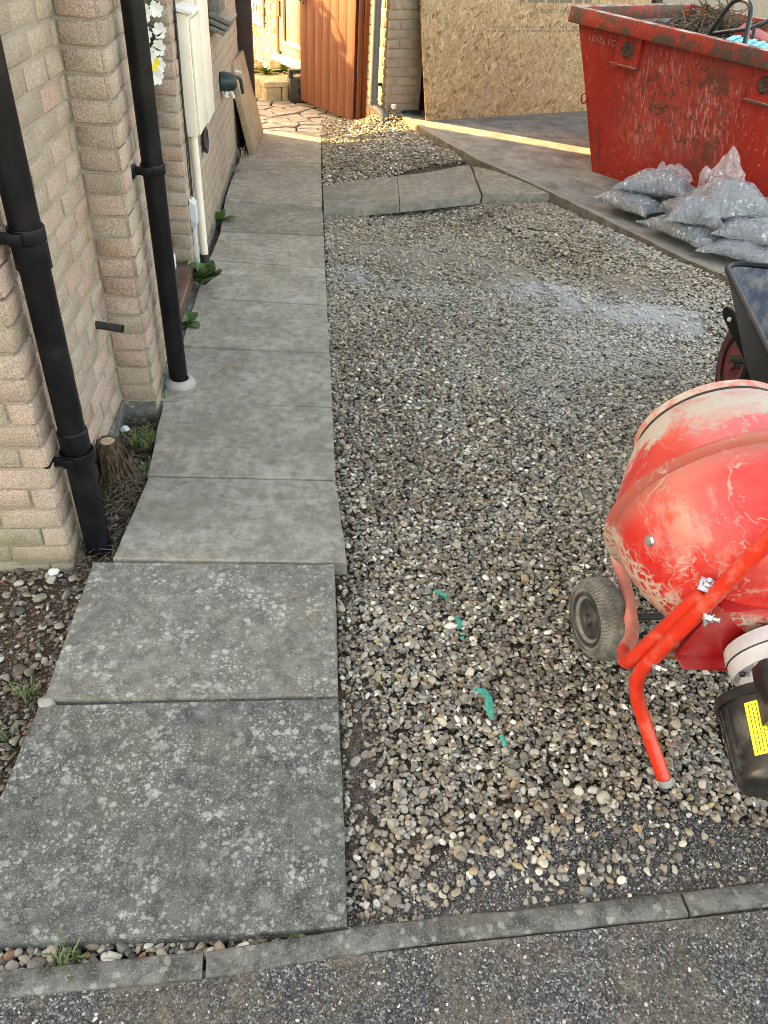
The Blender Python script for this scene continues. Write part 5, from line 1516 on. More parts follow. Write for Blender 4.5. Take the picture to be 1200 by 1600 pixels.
# rounded strut plate beside the tray
bm = B(); c0 = MB_ @ Vector((-.165, .155, .36)); c1 = MB_ @ Vector((-.075, .02, .24))
dd_ = (c1 - c0).normalized(); pp_ = dd_.cross(BW).normalized(); loop = []
for i in range(9): t = math.pi / 2 + math.pi * i / 8; loop.append(c0 + (dd_ * math.cos(t) + pp_ * math.sin(t)) * .034)
loop += [c1 - pp_ * .03, c1 + pp_ * .03]
prism(bm, loop, BW * .012); sp_ = fin(bm, 'strut_plate', M_BLACK, bar, bevel=.003)
bm = B(); lathe(bm, [(0, .010), (.007, .009), (.010, 0), (0, 0)], c0 + pp_ * .004 + dd_ * .018, -BW, 10); fin(bm, 'bolt', M_WHITE, sp_)
def wheel(root, c_, axis, R0, W, rim_mat, tread=True, name='wheel', tyre_mat=None):
    c_ = Vector(c_); axis = Vector(axis).normalized()
    m = frame_of(axis)
    tr_ = R0 * .28
    bm = B(); prof = []
    for i in range(17):
        t = math.pi * 2 * i / 16
        ca, sa = math.cos(t), math.sin(t)
        prof.append((R0 - tr_ + tr_ * (abs(ca) ** .75) * (1 if ca > 0 else -1) * 1.0, W / 2 * (abs(sa) ** .7) * (1 if sa > 0 else -1)))
    lathe(bm, prof, c_, axis, 56); bmesh.ops.remove_doubles(bm, verts=bm.verts[:], dist=1e-5)
    ty = fin(bm, 'tyre', tyre_mat or M_TYRE, root, ang=60)
    if tread:      # diagonal grooved tread blocks standing on the crown
        bm = B(); N1 = 60
        for i in range(N1):
            for j in range(-4, 5):
                a = 2 * math.pi * (i + .5 * (j % 2)) / N1
                y_ = j / 4.3 * W / 2; ca = (1 - min(1, abs(y_ / (W / 2)) ** 2.9)) ** .5
                rad = R0 - tr_ + tr_ * max(ca, .0) ** .75 + .0004
                hw, hl = W / 4.3 / 2 * 1.50, math.pi * R0 / N1 * .80
                er = m @ Vector((math.cos(a), math.sin(a), 0)); et = m @ Vector((-math.sin(a), math.cos(a), 0))
                sl = -.62 * y_ / (W / 2)
                nn = (er + axis * (y_ / (W / 2)) * .9).normalized() if abs(j) > 1 else er
                ax2 = (axis - nn * axis.dot(nn)).normalized()
                b0 = c_ + er * rad + axis * y_
                q = [b0 + et * hl, b0 + ax2 * hw, b0 - et * hl, b0 - ax2 * hw]
                prism(bm, [p + nn * .0014 for p in q], -nn * .004)
        fin(bm, 'tread', M_TYRE, ty, ang=20)
    bm = B(); rr_ = R0 * .66
    lathe(bm, [(rr_ * 1.06, W * .46), (rr_ * 1.04, W * .53), (rr_ * .96, W * .53), (rr_ * .80, W * .40), (rr_ * .48, W * .32), (rr_ * .36, W * .38), (rr_ * .24, W * .40), (rr_ * .21, W * .54), (rr_ * .10, W * .54), (.0, W * .48)], c_, axis, 36)
    lathe(bm, [(rr_, -W * .36), (rr_ * .8, -W * .22), (rr_ * .36, -W * .30), (.0, -W * .34)], c_, axis, 36)
    rm = fin(bm, 'rim', rim_mat, root, ang=30)
    bm = B()
    for k in range(4):
        a = k * math.pi / 2 + .5; lathe(bm, [(0, .005), (.005, .005), (.006, 0)], c_ + m @ Vector((math.cos(a) * rr_ * .6, math.sin(a) * rr_ * .6, W * .19)), axis, 8)
    fin(bm, 'rim_bolt', rim_mat, rm)
wheel(bar, MB_ @ WC, -BW, .185, .085, M_WHEELRED, tread=False, tyre_mat=M_BLACK)

# ---------------------------------------------------------------- cement mixer
DN = Vector((math.sin(.03) * math.cos(.30), math.cos(.03) * math.cos(.30), math.sin(.30)))
DC = Vector((.915, 1.228, .485))
mix = thing('cement_mixer', 'red cement mixer with splashed drum on orange tube legs and pneumatic wheels', 'cement mixer', (.95, 1.15, -.03))
bm = B()
prof = [(0, -.262), (.06, -.258), (.115, -.245), (.165, -.218), (.205, -.178), (.235, -.125), (.258, -.055), (.266, -.015), (.267, -.011), (.278, -.007), (.286, .0), (.285, .005), (.277, .010), (.267, .015), (.245, .075), (.218, .135), (.190, .188), (.170, .214)]
lathe(bm, prof, DC, DN, 96)
drum = fin(bm, 'drum', M_DRUM, mix, ang=40)
# splash strength: heavy towards the mouth and low on the base
at = drum.data.attributes.new('splash', 'FLOAT', 'POINT'); drum.data.attributes.new('mouth', 'FLOAT', 'POINT'); drum.data.attributes.new('seam', 'FLOAT', 'POINT'); at3 = drum.data.attributes['seam']; at = drum.data.attributes['splash']; at2 = drum.data.attributes['mouth']
for i, v in enumerate(drum.data.vertices):
    d_ = v.co - DC; h_ = d_.dot(DN)
    low = max(0, min(1, (.50 - v.co.z) / .13)); mo = max(0, min(1, (h_ - .0) / .12))
    at.data[i].value = low; at2.data[i].value = mo; at3.data[i].value = 1.0 if -.016 < h_ < .004 else (.5 if h_ < .012 and h_ > 0 else 0)
bm = B(); lathe(bm, [(.168, .218), (.173, .2185), (.173, .236), (.166, .238), (.155, .236), (.150, .20), (.168, .205)], DC, DN, 64); fin(bm, 'mouth_ring', M_DRUMRING, mix)
bm = B(); lathe(bm, [(.1695, .2135), (.1715, .2135), (.1715, .2185), (.1695, .2185)], DC, DN, 64); fin(bm, 'mouth_groove', M_BLACKMAT, mix)
bm = B(); lathe(bm, [(.150, .20), (.235, .07), (.25, 0), (.19, -.16), (0, -.24)], DC, DN, 48)
for f in bm.faces: pass
fin(bm, 'drum_inside', M_SKIPIN, mix)
# bolt head on the drum, at the photographed place on the dome
def on_drum(px_dir): pass
for (a_, h_, r_) in ((2.35, -.115, .239), (1.3, -.10, .246), (.2, -.10, .246), (3.6, -.10, .246)):
    mfr = frame_of(DN); nrm_ = mfr @ Vector((math.cos(a_), math.sin(a_), -.35)).normalized()
    bm = B(); lathe(bm, [(0, .006), (.009, .005), (.0125, 0), (0, 0)], DC + mfr @ Vector((math.cos(a_) * (r_ - .002), math.sin(a_) * (r_ - .002), h_)), nrm_, 16); fin(bm, 'bolt', M_GALV, mix)
# frame tubes
bm = B(); TP = smooth_path([(.784, .915, -.032), (.737, .990, .070), (.688, 1.032, .185), (.762, .966, .56), (.80, .932, .755)], 9, .07)
tube(bm, TP, .0158, 18); fin(bm, 'leg', M_ORANGE, mix, ang=60)
bm = B(); tube(bm, [(.7855, .913, -.0345), (.780, .921, -.021)], .0166, 18); fin(bm, 'foot_cap', M_COLLAR, mix)
S2 = smooth_path([(.742, .998, .485), (.680, 1.062, .195), (.712, 1.14, .16)], 9, .05)
bm = B(); tube(bm, S2, .0158, 18); fin(bm, 'side_tube', M_ORANGE, mix, ang=60)
bm = B(); tube(bm, smooth_path([(.710, 1.135, .161), (.760, 1.20, .145), (.80, 1.40, .15), (.80, 1.50, .16), (.95, 1.53, .16), (1.10, 1.50, .16)], 7, .05), .0165, 16); fin(bm, 'axle_tube', M_TUBEPALE, mix, ang=60)
# right hand mirror of the stand
bm = B(); tube(bm, smooth_path([(1.17, .915, -.032), (1.21, .990, .070), (1.24, 1.032, .185), (1.17, .966, .56), (1.13, .932, .755)], 9, .07), .0175, 18); fin(bm, 'leg', M_ORANGE, mix, ang=60)
bm = B(); tube(bm, [(.745, 1.325, .075), (1.21, 1.325, .075)], .010, 12); fin(bm, 'axle', M_BLACKMAT, mix)
bm = B(); tube(bm, [(.80, 1.17, .11), (1.10, 1.17, .11)], .014, 12); fin(bm, 'cross_bar', M_BFRAME, mix)
wheel(mix, (.728, 1.325, .072), (-1, -.16, .02), .104, .066, M_RIMBLK)
wheel(mix, (1.22, 1.325, .075), (1, -.10, 0), .108, .072, M_RIMBLK)
# clamp bolts
for p, d_ in (((.738, .994, .502), (-.2, -.3, .92)), ((.750, .973, .440), (.6, -.7, .3)), ((.714, 1.006, .258), (.6, -.7, .3))):
    bm = B(); p = Vector(p); d_ = Vector(d_).normalized(); tube(bm, [p - d_ * .006, p + d_ * .012], .010, 6); tube(bm, [p + d_ * .010, p + d_ * .024], .0055, 10); box(bm, p, (.030, .030, .004), frame_of(d_)); fin(bm, 'clamp_bolt', M_GALV, mix, bevel=.001)
# red yoke plate behind gearbox
YN = -DN
Y0 = Vector((.80, .985, .36))
yx = Vector((1, 0, 0)); yz = Vector((0, -.08, 1)).normalized()
bm = B(); prism(bm, [Vector((.742, 1.0, .300)), Vector((1.20, 1.0, .270)), Vector((1.20, .986, .465)), Vector((.770, .986, .465))], Vector((0, .012, 0))); yk = fin(bm, 'yoke_plate', M_YOKE, mix, bevel=.003)
bm = B(); prism(bm, [Vector((.770, .965, .466)), Vector((1.20, .965, .466)), Vector((1.20, 1.006, .470)), Vector((.770, 1.006, .470))], .006); fin(bm, 'yoke_lip', M_YOKE, yk, bevel=.002)
bm = B(); prism(bm, [Vector((.742, .965, .302)), Vector((1.20, .965, .272)), Vector((1.20, 1.006, .270)), Vector((.742, 1.006, .300))], .006); fin(bm, 'yoke_lip', M_YOKE, yk, bevel=.002)
# gearbox and motor pointing back down along the drum axis
MD = Vector((-.17, -.95, -.26)).normalized()
GC = Vector((.925, .985, .345))
def mcoord(x, u, z):       # x right, u out along the motor, z up across it
    up_ = Vector((1, 0, 0)).cross(MD).normalized()
    if up_.z < 0: up_ = -up_
    return GC + Vector((1, 0, 0)) * x + MD * u + up_ * z
def mprism(bm, sec, u0, u1, s1=1.0, c1=(0, 0)):
    a = [bm.verts.new(mcoord(x, u0, z)) for x, z in sec]; b = [bm.verts.new(mcoord(x * s1 + c1[0], u1, z * s1 + c1[1])) for x, z in sec]
    k = len(sec)
    bm.faces.new(a); bm.faces.new(b[::-1])
    for i in range(k): bm.faces.new((a[i], b[i], b[(i + 1) % k], a[(i + 1) % k]))
circ = lambda r, k=28, cx_=0, cz_=0: [(cx_ + r * math.cos(2 * math.pi * i / k), cz_ + r * math.sin(2 * math.pi * i / k)) for i in range(k)]
bm = B(); mprism(bm, circ(.105, 36, .01, 0), .0, .030); gear = fin(bm, 'gearbox', M_GEAR, mix, bevel=.004, ang=40)
bm = B(); mprism(bm, circ(.104, 36, .01, 0), .030, .033, .985); fin(bm, 'gasket', M_BLACKMAT, gear)
bm = B(); mprism(bm, circ(.102, 36, .01, 0), .033, .062, .93); fin(bm, 'gear_cover', M_GEAR, gear, bevel=.006, ang=40)
bm = B(); mprism(bm, circ(.068, 24, .0, -.02), .060, .098, .9); fin(bm, 'motor_neck', M_GEAR, gear, bevel=.004, ang=40)
for a_ in range(6):
    t = a_ * math.pi / 3 + .5; bm = B()
    r1_, r2_ = .095, .060
    q = [mcoord(.01 + r1_ * math.cos(t - .05), .060, r1_ * math.sin(t - .05)), mcoord(.01 + r1_ * math.cos(t + .05), .060, r1_ * math.sin(t + .05)), mcoord(r2_ * math.cos(t + .06), .095, r2_ * math.sin(t + .06) - .02), mcoord(r2_ * math.cos(t - .06), .095, r2_ * math.sin(t - .06) - .02)]
    prism(bm, q, -MD * .03); fin(bm, 'rib', M_GEAR, gear, bevel=.002)
    bm = B(); lathe(bm, [(0, .006), (.006, .006), (.0065, 0)], mcoord(.01 + .088 * math.cos(t + .5), .064, .088 * math.sin(t + .5)), MD, 8); fin(bm, 'bolt', M_BLACKMAT, gear)
MCX, MCZ, MR = -.032, -.032, .078
bm = B(); mprism(bm, circ(MR + .008, 30, MCX, MCZ), .098, .118); mot = fin(bm, 'motor', M_MOTOR, mix, bevel=.005, ang=40)
def mring(u):
    t = (u - .118) / .165
    k_ = 1 - .16 * t if t < .86 else (1 - .16 * .86) * (1 - ((t - .86) / .14) ** 2 * .35)
    return k_ * MR
bm = B(); prev = None
for u in (.118, .14, .17, .20, .23, .255, .265, .274, .280, .283):
    r_u = mring(u); cur = [bm.verts.new(mcoord(MCX + r_u * math.cos(2 * math.pi * i / 40), u, MCZ + r_u * math.sin(2 * math.pi * i / 40))) for i in range(40)]
    if prev:
        for i in range(40): bm.faces.new((prev[i], prev[(i + 1) % 40], cur[(i + 1) % 40], cur[i]))
    prev = cur
bm.faces.new(prev)
fin(bm, 'motor_shroud', M_MOTOR, mot, ang=50)
for i in range(9):
    a_ = R(170 + i * 16); bm = B(); p0, p1 = [mcoord(MCX + (mring(u) + .001) * math.cos(a_), u, MCZ + (mring(u) + .001) * math.sin(a_)) for u in (.125, .25)]
    tube(bm, [p0, p1], .0035, 6); fin(bm, 'cooling_fin', M_MOTOR, mot)
def shroud_pt(a, u, lift=.0012):
    r_u = mring(u) + lift; return mcoord(MCX + r_u * math.cos(R(a)), u, MCZ + r_u * math.sin(R(a)))
def patch(bm, a0, a1, u0, u1, lift, na=6, nu=4):
    g = [[bm.verts.new(shroud_pt(a0 + (a1 - a0) * i / na, u0 + (u1 - u0) * j / nu, lift)) for j in range(nu + 1)] for i in range(na + 1)]
    for i in range(na):
        for j in range(nu): bm.faces.new((g[i][j], g[i + 1][j], g[i + 1][j + 1], g[i][j + 1]))
bm = B(); patch(bm, 108, 141, .132, .232, .0012); lb = fin(bm, 'warning_label', M_LABEL, mot)
bm = B(); rr = random.Random(3)
for k in range(6):
    a_ = 111 + k * 4.8; u_ = .137
    while u_ < .226:
        d_ = rr.uniform(.003, .009); patch(bm, a_, a_ + 1.2, u_, min(u_ + d_, .228), .0016, 1, 1); u_ += d_ + .0025
fin(bm, 'label_print', M_LABELINK, lb)
bm = B(); mprism(bm, [(-.078, .040), (-.078, .078), (-.072, .086), (.03, .086), (.036, .078), (.036, .040)], .072, .185); swb = fin(bm, 'switch_box', M_MOTOR, mot, bevel=.004)
bm = B(); mprism(bm, [(-.066, .0865), (-.066, .0905), (-.052, .0905), (-.052, .0865)], .076, .182); fin(bm, 'box_strap', M_BLACKMAT, swb, bevel=.001)
for u_ in (.085, .165):
    bm = B(); lathe(bm, [(0, .004), (.005, .0035), (.006, 0)], mcoord(-.059, u_, .0905), mcoord(0, 0, 1) - mcoord(0, 0, 0), 10); fin(bm, 'screw', M_GALV, swb)

# ---------------------------------------------------------------- wreath, plants, stump, scraps
wr = thing('flower_wreath', 'wreath of white and yellow artificial flowers hanging on the dark door', 'wreath', (-.66, 3.46, 1.06))
rr = random.Random(14)
bm = B(); tube(bm, [(-.672, 3.46 + .15 * math.cos(t), 1.08 + .15 * math.sin(t)) for t in np.linspace(0, 2 * math.pi, 24)], .018, 8, caps=False); fin(bm, 'ring', M_WREATHLEAF, wr)
bm = B()
for k in range(110):
    t = rr.uniform(0, 6.283); r0_ = .15 + rr.gauss(0, .03); p = Vector((-.655 + rr.uniform(-.01, .03), 3.46 + r0_ * math.cos(t), 1.08 + r0_ * math.sin(t)))
    a_ = Euler((rr.uniform(0, 6), rr.uniform(-.6, .6), rr.uniform(0, 6))).to_matrix(); s_ = rr.uniform(.02, .042)
    vv = [bm.verts.new(p + a_ @ Vector(q)) for q in ((-s_, 0, 0), (0, -s_ * .4, .006), (s_, 0, 0), (0, s_ * .4, .006))]; bm.faces.new(vv)
fin(bm, 'leaves', M_WREATHLEAF, wr)
def flower(c_, r_, mat, name='flower'):
    bm = B(); c_ = Vector(c_)
    for k in range(6):
        a_ = k * math.pi / 3; A_ = Vector((.80, .60, 0)); N_f = Vector((.60, -.80, .15)); d_ = (A_ * math.cos(a_) + Vector((0, 0, math.sin(a_))) + N_f * .25).normalized(); s_ = A_ * -math.sin(a_) + Vector((0, 0, math.cos(a_)))
        q = [c_, c_ + d_ * r_ * .55 + s_ * r_ * .40, c_ + d_ * r_ * .92 + s_ * r_ * .20, c_ + d_ * r_ * .92 - s_ * r_ * .20, c_ + d_ * r_ * .55 - s_ * r_ * .40]
        bm.faces.new([bm.verts.new(p) for p in q])
    fin(bm, name, mat, wr)
for k in range(13):
    t = k / 13 * 6.283 + .3; rr_ = .15 + .02 * math.sin(k * 2.2)
    flower((-.618, 3.475 + rr_ * math.cos(t), 1.08 + rr_ * math.sin(t)), .034, M_YELLOW if k % 6 == 2 else M_PETAL)

leafy('broadleaf_weed', (-.525, 3.60, .02), 34, .135, M_LEAF, 'large rosette of broad green leaves at the foot of the cream conduit', 'plant', 'weeds growing along the house wall', up=1.5, wid=.36, seed=3, leafparts=True)
leafy('broadleaf_weed', (-.553, 3.20, .0), 8, .11, M_LEAF, 'small broad leaved weed at the gap under the door sill', 'plant', 'weeds growing along the house wall', up=1.0, wid=.34, seed=8, leafparts=True)
leafy('broadleaf_weed', (-.552, 4.64, -.01), 9, .12, M_LEAF, 'upright green weed between wall and path past the conduit', 'plant', 'weeds growing along the house wall', up=1.3, wid=.28, seed=12, leafparts=True)
leafy('broadleaf_weed', (-.552, 2.80, -.02), 4, .03, M_LEAF, 'tiny green seedling behind the collar of the second downpipe', 'plant', 'weeds growing along the house wall', up=1.0, wid=.3, seed=13)
leafy('broadleaf_weed', (-.03, .618, -.02), 7, .03, M_LEAF, 'tiny green seedling at the front edge of the nearest slab', 'plant', up=.8, wid=.25, seed=15)
leafy('broadleaf_weed', (-.20, .552, -.025), 5, .022, M_LEAF2, 'tiny yellow green seedling at the joint in the front kerb', 'plant', up=.8, wid=.25, seed=16)
def tuft(loc, nb, h_, spread, mat, label, seed, lean=.6, fern=False):
    rr = random.Random(seed); bm = B(); loc = Vector(loc)
    for k in range(nb):
        b0 = loc + Vector((rr.gauss(0, spread), rr.gauss(0, spread), 0)); az = rr.uniform(0, 6.283); L = h_ * rr.uniform(.5, 1.2)
        d_ = Vector((math.cos(az), math.sin(az), 0)); s_ = Vector((-math.sin(az), math.cos(az), 0)) * .0016 * (h_ / .06) ** .5
        p1, p2 = b0 + d_ * L * lean * .4 + Vector((0, 0, L * .6)), b0 + d_ * L * lean + Vector((0, 0, L * (.85 - .3 * lean)))
        v = [bm.verts.new(p) for p in (b0 - s_, b0 + s_, p1 + s_, p1 - s_, p2)]
        bm.faces.new((v[0], v[1], v[2], v[3])); bm.faces.new((v[3], v[2], v[4]))
        if fern:
            for q in range(4):
                c_ = b0.lerp(p1, .4 + q * .2)
                for sg in (-1, 1):
                    e_ = c_ + s_.normalized() * sg * .012 + Vector((0, 0, .006)); bm.faces.new([bm.verts.new(p) for p in (c_, e_ + d_ * .004, e_ - d_ * .002)])
    return tagit(fin(bm, 'grass_tuft', mat, ang=60), label, 'grass')
tuft((-.435, .598, -.03), 46, .055, .012, M_GRASS, 'dry green grass tuft between the nearest slab and the kerb', 1)
tuft((-.672, 1.205, -.04), 50, .045, .016, M_GRASS, 'grass tuft against the left edge of the second slab', 2)
tuft((-.70, 1.09, -.045), 40, .04, .018, M_GRASS, 'sparse grass tuft in the pebbles left of the nearest slab', 3)
tuft((-.592, 2.27, -.04), 46, .085, .018, M_GRASS, 'feathery green weed growing behind the tree stump', 4, .8, True)
tuft((-.562, 2.10, -.04), 24, .05, .018, M_GRASS, 'small feathery weed against the slab beside the stump', 5, .8, True)
tuft((-.528, 5.72, -.01), 30, .06, .014, M_DRYG, 'dry grass at the foot of the wall before the leaning slab', 6)
tuft((-.515, 6.10, -.01), 26, .10, .02, M_DRYG, 'thin dry stalks beside the leaning slab', 9)
tuft((-.19, 1.158, -.01), 22, .016, .014, M_DRYG, 'rusty moss tuft in the joint between the two nearest slabs', 7)
tuft((-.566, 2.56, -.01), 18, .03, .008, M_LEAF2, 'yellow green moss tuft at the wall foot by the second downpipe', 8)
# stump
sp2 = thing('tree_stump', 'cut tree stump with a pale sawn top beside the nearest downpipe', 'stump', (-.625, 2.02, -.05))
bm = B(); NR = 26; rings = []
for i, (r_, z_) in enumerate(((.086, -.06), (.070, -.03), (.056, .0), (.046, .035), (.040, .075), (.036, .105), (.033, .118))):
    rings.append([bm.verts.new((-.632 + r_ * (1 + .30 * mnoise.noise(Vector((math.cos(t) * 3, math.sin(t) * 3, z_ * 9)))) * math.cos(t) - z_ * .10, 2.05 + r_ * (1 + .30 * mnoise.noise(Vector((math.cos(t) * 3, math.sin(t) * 3, z_ * 9)))) * math.sin(t) + z_ * .15, z_)) for t in np.linspace(0, 2 * math.pi, NR, endpoint=False)])
for a_, b_ in zip(rings[:-1], rings[1:]):
    for k in range(NR): bm.faces.new((a_[k], a_[(k + 1) % NR], b_[(k + 1) % NR], b_[k]))
bm.faces.new(rings[-1])
fin(bm, 'trunk', M_BARK, sp2, ang=60)
bm = B(); rr = random.Random(51)
for k in range(46):
    t0 = rr.uniform(0, 6.283); z0 = rr.uniform(.02, .10); c0 = Vector((-.632, 2.05, 0))
    pts = []
    for q in range(5):
        f_ = q / 4; z_ = z0 * (1 - f_) - .03 * f_; r_ = .040 + (.105 - z_) * .24 + rr.uniform(-.003, .006); t_ = t0 + f_ * rr.uniform(-.5, .5)
        pts.append(c0 + Vector((r_ * math.cos(t_) - z_ * .10, r_ * math.sin(t_) + z_ * .15, z_)))
    tube(bm, pts, [.0035, .0045, .005, .004, .002], 5)
fin(bm, 'root_fibre', M_BARK, sp2, ang=60)
bm = B(); cxy = sum((v for v in [Vector((-.632 - .0118, 2.05 + .0177, .1190))]), Vector()); lathe(bm, [(0, .0), (.021, .0), (.024, -.003)], cxy, (0, -.05, 1), 20); fin(bm, 'sawn_top', M_CUT, sp2)
# litter of twigs and dead stems around the stump (uncountable)
tw = B(); rr = random.Random(33)
for k in range(520):
    c_ = Vector((rr.uniform(-.70, -.545), rr.uniform(1.55, 2.5), 0)); 
    if k % 2: c_ = Vector((-.60 + rr.gauss(0, .035), 2.0 + rr.gauss(0, .09), 0))
    if c_.x < -.685 or c_.y > 2.46: continue
    c_.z = -.035 + rr.uniform(0, .02) + (.04 * math.exp(-((c_.x + .6) ** 2 + (c_.y - 2.0) ** 2) * 300)); a_ = rr.uniform(0, 6.283); L = rr.uniform(.008, .035)
    d_ = Vector((math.cos(a_), math.sin(a_), rr.uniform(-.2, .35))) * L
    tube(tw, [c_ - d_, c_ + Vector((0, 0, .004)), c_ + d_], rr.uniform(.0006, .0016), 4, caps=False)
tagit(fin(tw, 'twig_litter', M_LITTER), 'dead stems and twig litter round the stump', 'litter', kind='stuff')
for i, (p, q, lab) in enumerate((((-.40, 2.72, .006), (-.35, 2.81, .007), 'pale dry twig lying slantwise on the slab by the second downpipe'), ((-.37, 2.785, .006), (-.28, 2.795, .006), 'pale dry twig lying level on the slab by the second downpipe'))):
    bm = B(); tube(bm, [p, (Vector(p) + Vector(q)) / 2 + Vector((.004, .006, .001)), q], .0022, 6); tagit(fin(bm, 'twig', M_DRYG), lab, 'twig')
# teal plastic scraps
def scrap(pts, w, label, seed):
    rr = random.Random(seed); bm = B(); rows = []
    for i, p in enumerate(pts):
        p = Vector(p); q = Vector(pts[min(i + 1, len(pts) - 1)]) - Vector(pts[max(i - 1, 0)]); s_ = Vector((-q.y, q.x, 0)).normalized()
        ww = w * (.35 + .65 * math.sin(math.pi * (i + .6) / (len(pts) + .2))) * rr.uniform(.8, 1.2)
        rows.append([bm.verts.new(p - s_ * ww + Vector((0, 0, rr.uniform(-.004, .003)))), bm.verts.new(p + Vector((0, 0, rr.uniform(0, .004)))), bm.verts.new(p + s_ * ww + Vector((0, 0, rr.uniform(-.004, .003))))])
    for a_, b_ in zip(rows[:-1], rows[1:]):
        bm.faces.new((a_[0], a_[1], b_[1], b_[0])); bm.faces.new((a_[1], a_[2], b_[2], b_[1]))
    bmesh.ops.solidify(bm, geom=bm.faces[:], thickness=.0012)
    tagit(fin(bm, 'plastic_scrap', M_GREENPL, ang=60), label, 'scrap', 'teal plastic scraps in the gravel')
zg = -.018
scrap([(.335, 1.525, zg), (.352, 1.508, zg + .006), (.368, 1.490, zg + .004)], .007, 'thin teal plastic scrap furthest from the camera in the gravel', 1)
scrap([(.380, 1.425, zg), (.388, 1.400, zg + .007), (.385, 1.375, zg + .002)], .008, 'crumpled teal scrap half buried by a white flint', 2)
scrap([(.388, 1.350, zg), (.386, 1.335, zg + .004)], .006, 'tiny teal scrap below the white flint', 5)
scrap([(.392, 1.178, zg), (.410, 1.162, zg + .012), (.420, 1.140, zg + .012), (.416, 1.112, zg + .006), (.420, 1.092, zg - .004)], .009, 'largest bent teal plastic strip lying on the pebbles', 3)
scrap([(.430, 1.045, zg), (.434, 1.030, zg + .006), (.437, 1.014, zg)], .007, 'small teal scrap nearest the camera', 4)

# ---------------------------------------------------------------- beyond the skip: parked white car and a brick house
car = thing('parked_car', 'white car parked beyond the red skip, only its lower side showing', 'car', (8.2, 16.2, .1))
MC = basis((5.9, 14.4, .12), Vector((.97, .24, 0)).normalized(), Vector((-.24, .97, 0)).normalized(), (0, 0, 1))
sec = [(0, .30), (0, .75), (.15, .90), (.9, 1.0), (1.5, 1.42), (3.1, 1.45), (3.7, 1.05), (4.2, .98), (4.25, .35), (3.9, .22), (.3, .22)]
bm = B(); prism(bm, [MC @ Vector((x, 0, z)) for x, z in sec], MC.to_3x3() @ Vector((0, 1.7, 0))); cbody = fin(bm, 'body', M_VAN, car, bevel=.05, seg=3)
bm = B(); prism(bm, [MC @ Vector((x, -.006, z)) for x, z in ((1.05, 1.0), (1.55, 1.36), (3.0, 1.38), (3.45, 1.04))], MC.to_3x3() @ Vector((0, .02, 0))); fin(bm, 'side_window', M_GLASSD, car)
for x_ in (.85, 3.3): wheel(car, MC @ Vector((x_, .06, .22)), MC.to_3x3() @ Vector((0, -1, 0)), .31, .19, M_RIMBLK, tread=False)
bm = B(); box(bm, (.02, .25, .68), (.06, .36, .14), M=MC); fin(bm, 'headlight', M_GREYBOX, car, bevel=.02)
hs = thing('neighbour_house', 'brick house with white window frames far beyond the skip', 'house', (6, 21, 0))
MH = basis((3.2, 19.5, 0), Vector((.97, .24, 0)).normalized(), Vector((-.24, .97, 0)).normalized(), (0, 0, 1))
bm = B(); abox(bm, (0, 0, -.2), (9, 6, 4.8), M=MH)
n = NT('far_brickwork'); bt = n.new('ShaderNodeTexBrick'); n.put(bt.inputs['Vector'], n.vec(n.obj, (1, 1, 1), rot=(math.pi / 2, 0, 0)))
bt.inputs['Color1'].default_value = (.20, .085, .055, 1); bt.inputs['Color2'].default_value = (.14, .06, .045, 1); bt.inputs['Mortar'].default_value = (.3, .27, .24, 1); bt.inputs['Scale'].default_value = 4.4
M_FARB = n.out(bt.outputs[0], .9)
fin(bm, 'wall', M_FARB, hs)
bm = B(); prism(bm, [MH @ Vector(p) for p in ((-.3, -.3, 4.8), (9.3, -.3, 4.8), (9.3, 3, 6.8), (-.3, 3, 6.8))], .15); prism(bm, [MH @ Vector(p) for p in ((-.3, 3, 6.8), (9.3, 3, 6.8), (9.3, 6.3, 4.8), (-.3, 6.3, 4.8))], .15); fin(bm, 'roof', M_ROOF, hs)
for x0 in (.9, 3.2, 6.0):
    for z0 in (.7, 3.0):
        bm = B(); abox(bm, (x0, -.04, z0), (x0 + 1.3, -.003, z0 + 1.2), M=MH); w_ = fin(bm, 'window', M_WFRAME, hs)
        for k in range(2):
            bm = B(); abox(bm, (x0 + .07 + k * .61, -.05, z0 + .07), (x0 + .62 + k * .61, -.041, z0 + 1.13), M=MH); fin(bm, 'pane', M_GLASSD, w_)

# ================================================================== GRAVEL (stones instanced on points that were dropped one by one)
def protos(name, n_, mat, sub, ang, seed):
    c_ = bpy.data.collections.new(name)
    for k in range(n_):
        bm = B(); bmesh.ops.create_icosphere(bm, subdivisions=sub, radius=.5)
        rr = random.Random(seed + k); o_ = Vector((rr.uniform(0, 50), rr.uniform(0, 50), 0))
        rough_ = ang if k % 2 else ang * .5
        for v in bm.verts:
            d_ = mnoise.noise(v.co * 2.2 + o_) * rough_ + mnoise.noise(v.co * 5 + o_) * rough_ * .3
            v.co *= 1 + d_
        if k % 2:      # knapped flint: shear off a few planes
            for q in range(4):
                nn = Vector((rr.gauss(0, 1), rr.gauss(0, 1), rr.gauss(0, 1))).normalized(); h_ = rr.uniform(.24, .36)
                for v in bm.verts:
                    e_ = v.co.dot(nn) - h_
                    if e_ > 0: v.co -= nn * e_ * .9
        me = bpy.data.meshes.new(name); bm.to_mesh(me); bm.free(); sharp(me, 45 if k % 2 else 80); me.materials.append(mat)
        o = bpy.data.objects.new(name, me); c_.objects.link(o)
    return c_
PEBS = protos('pebble_shapes', 14, M_PEB, 2, .42, 100)
CHIPS = protos('chip_shapes', 6, M_CHIP, 1, .5, 300)

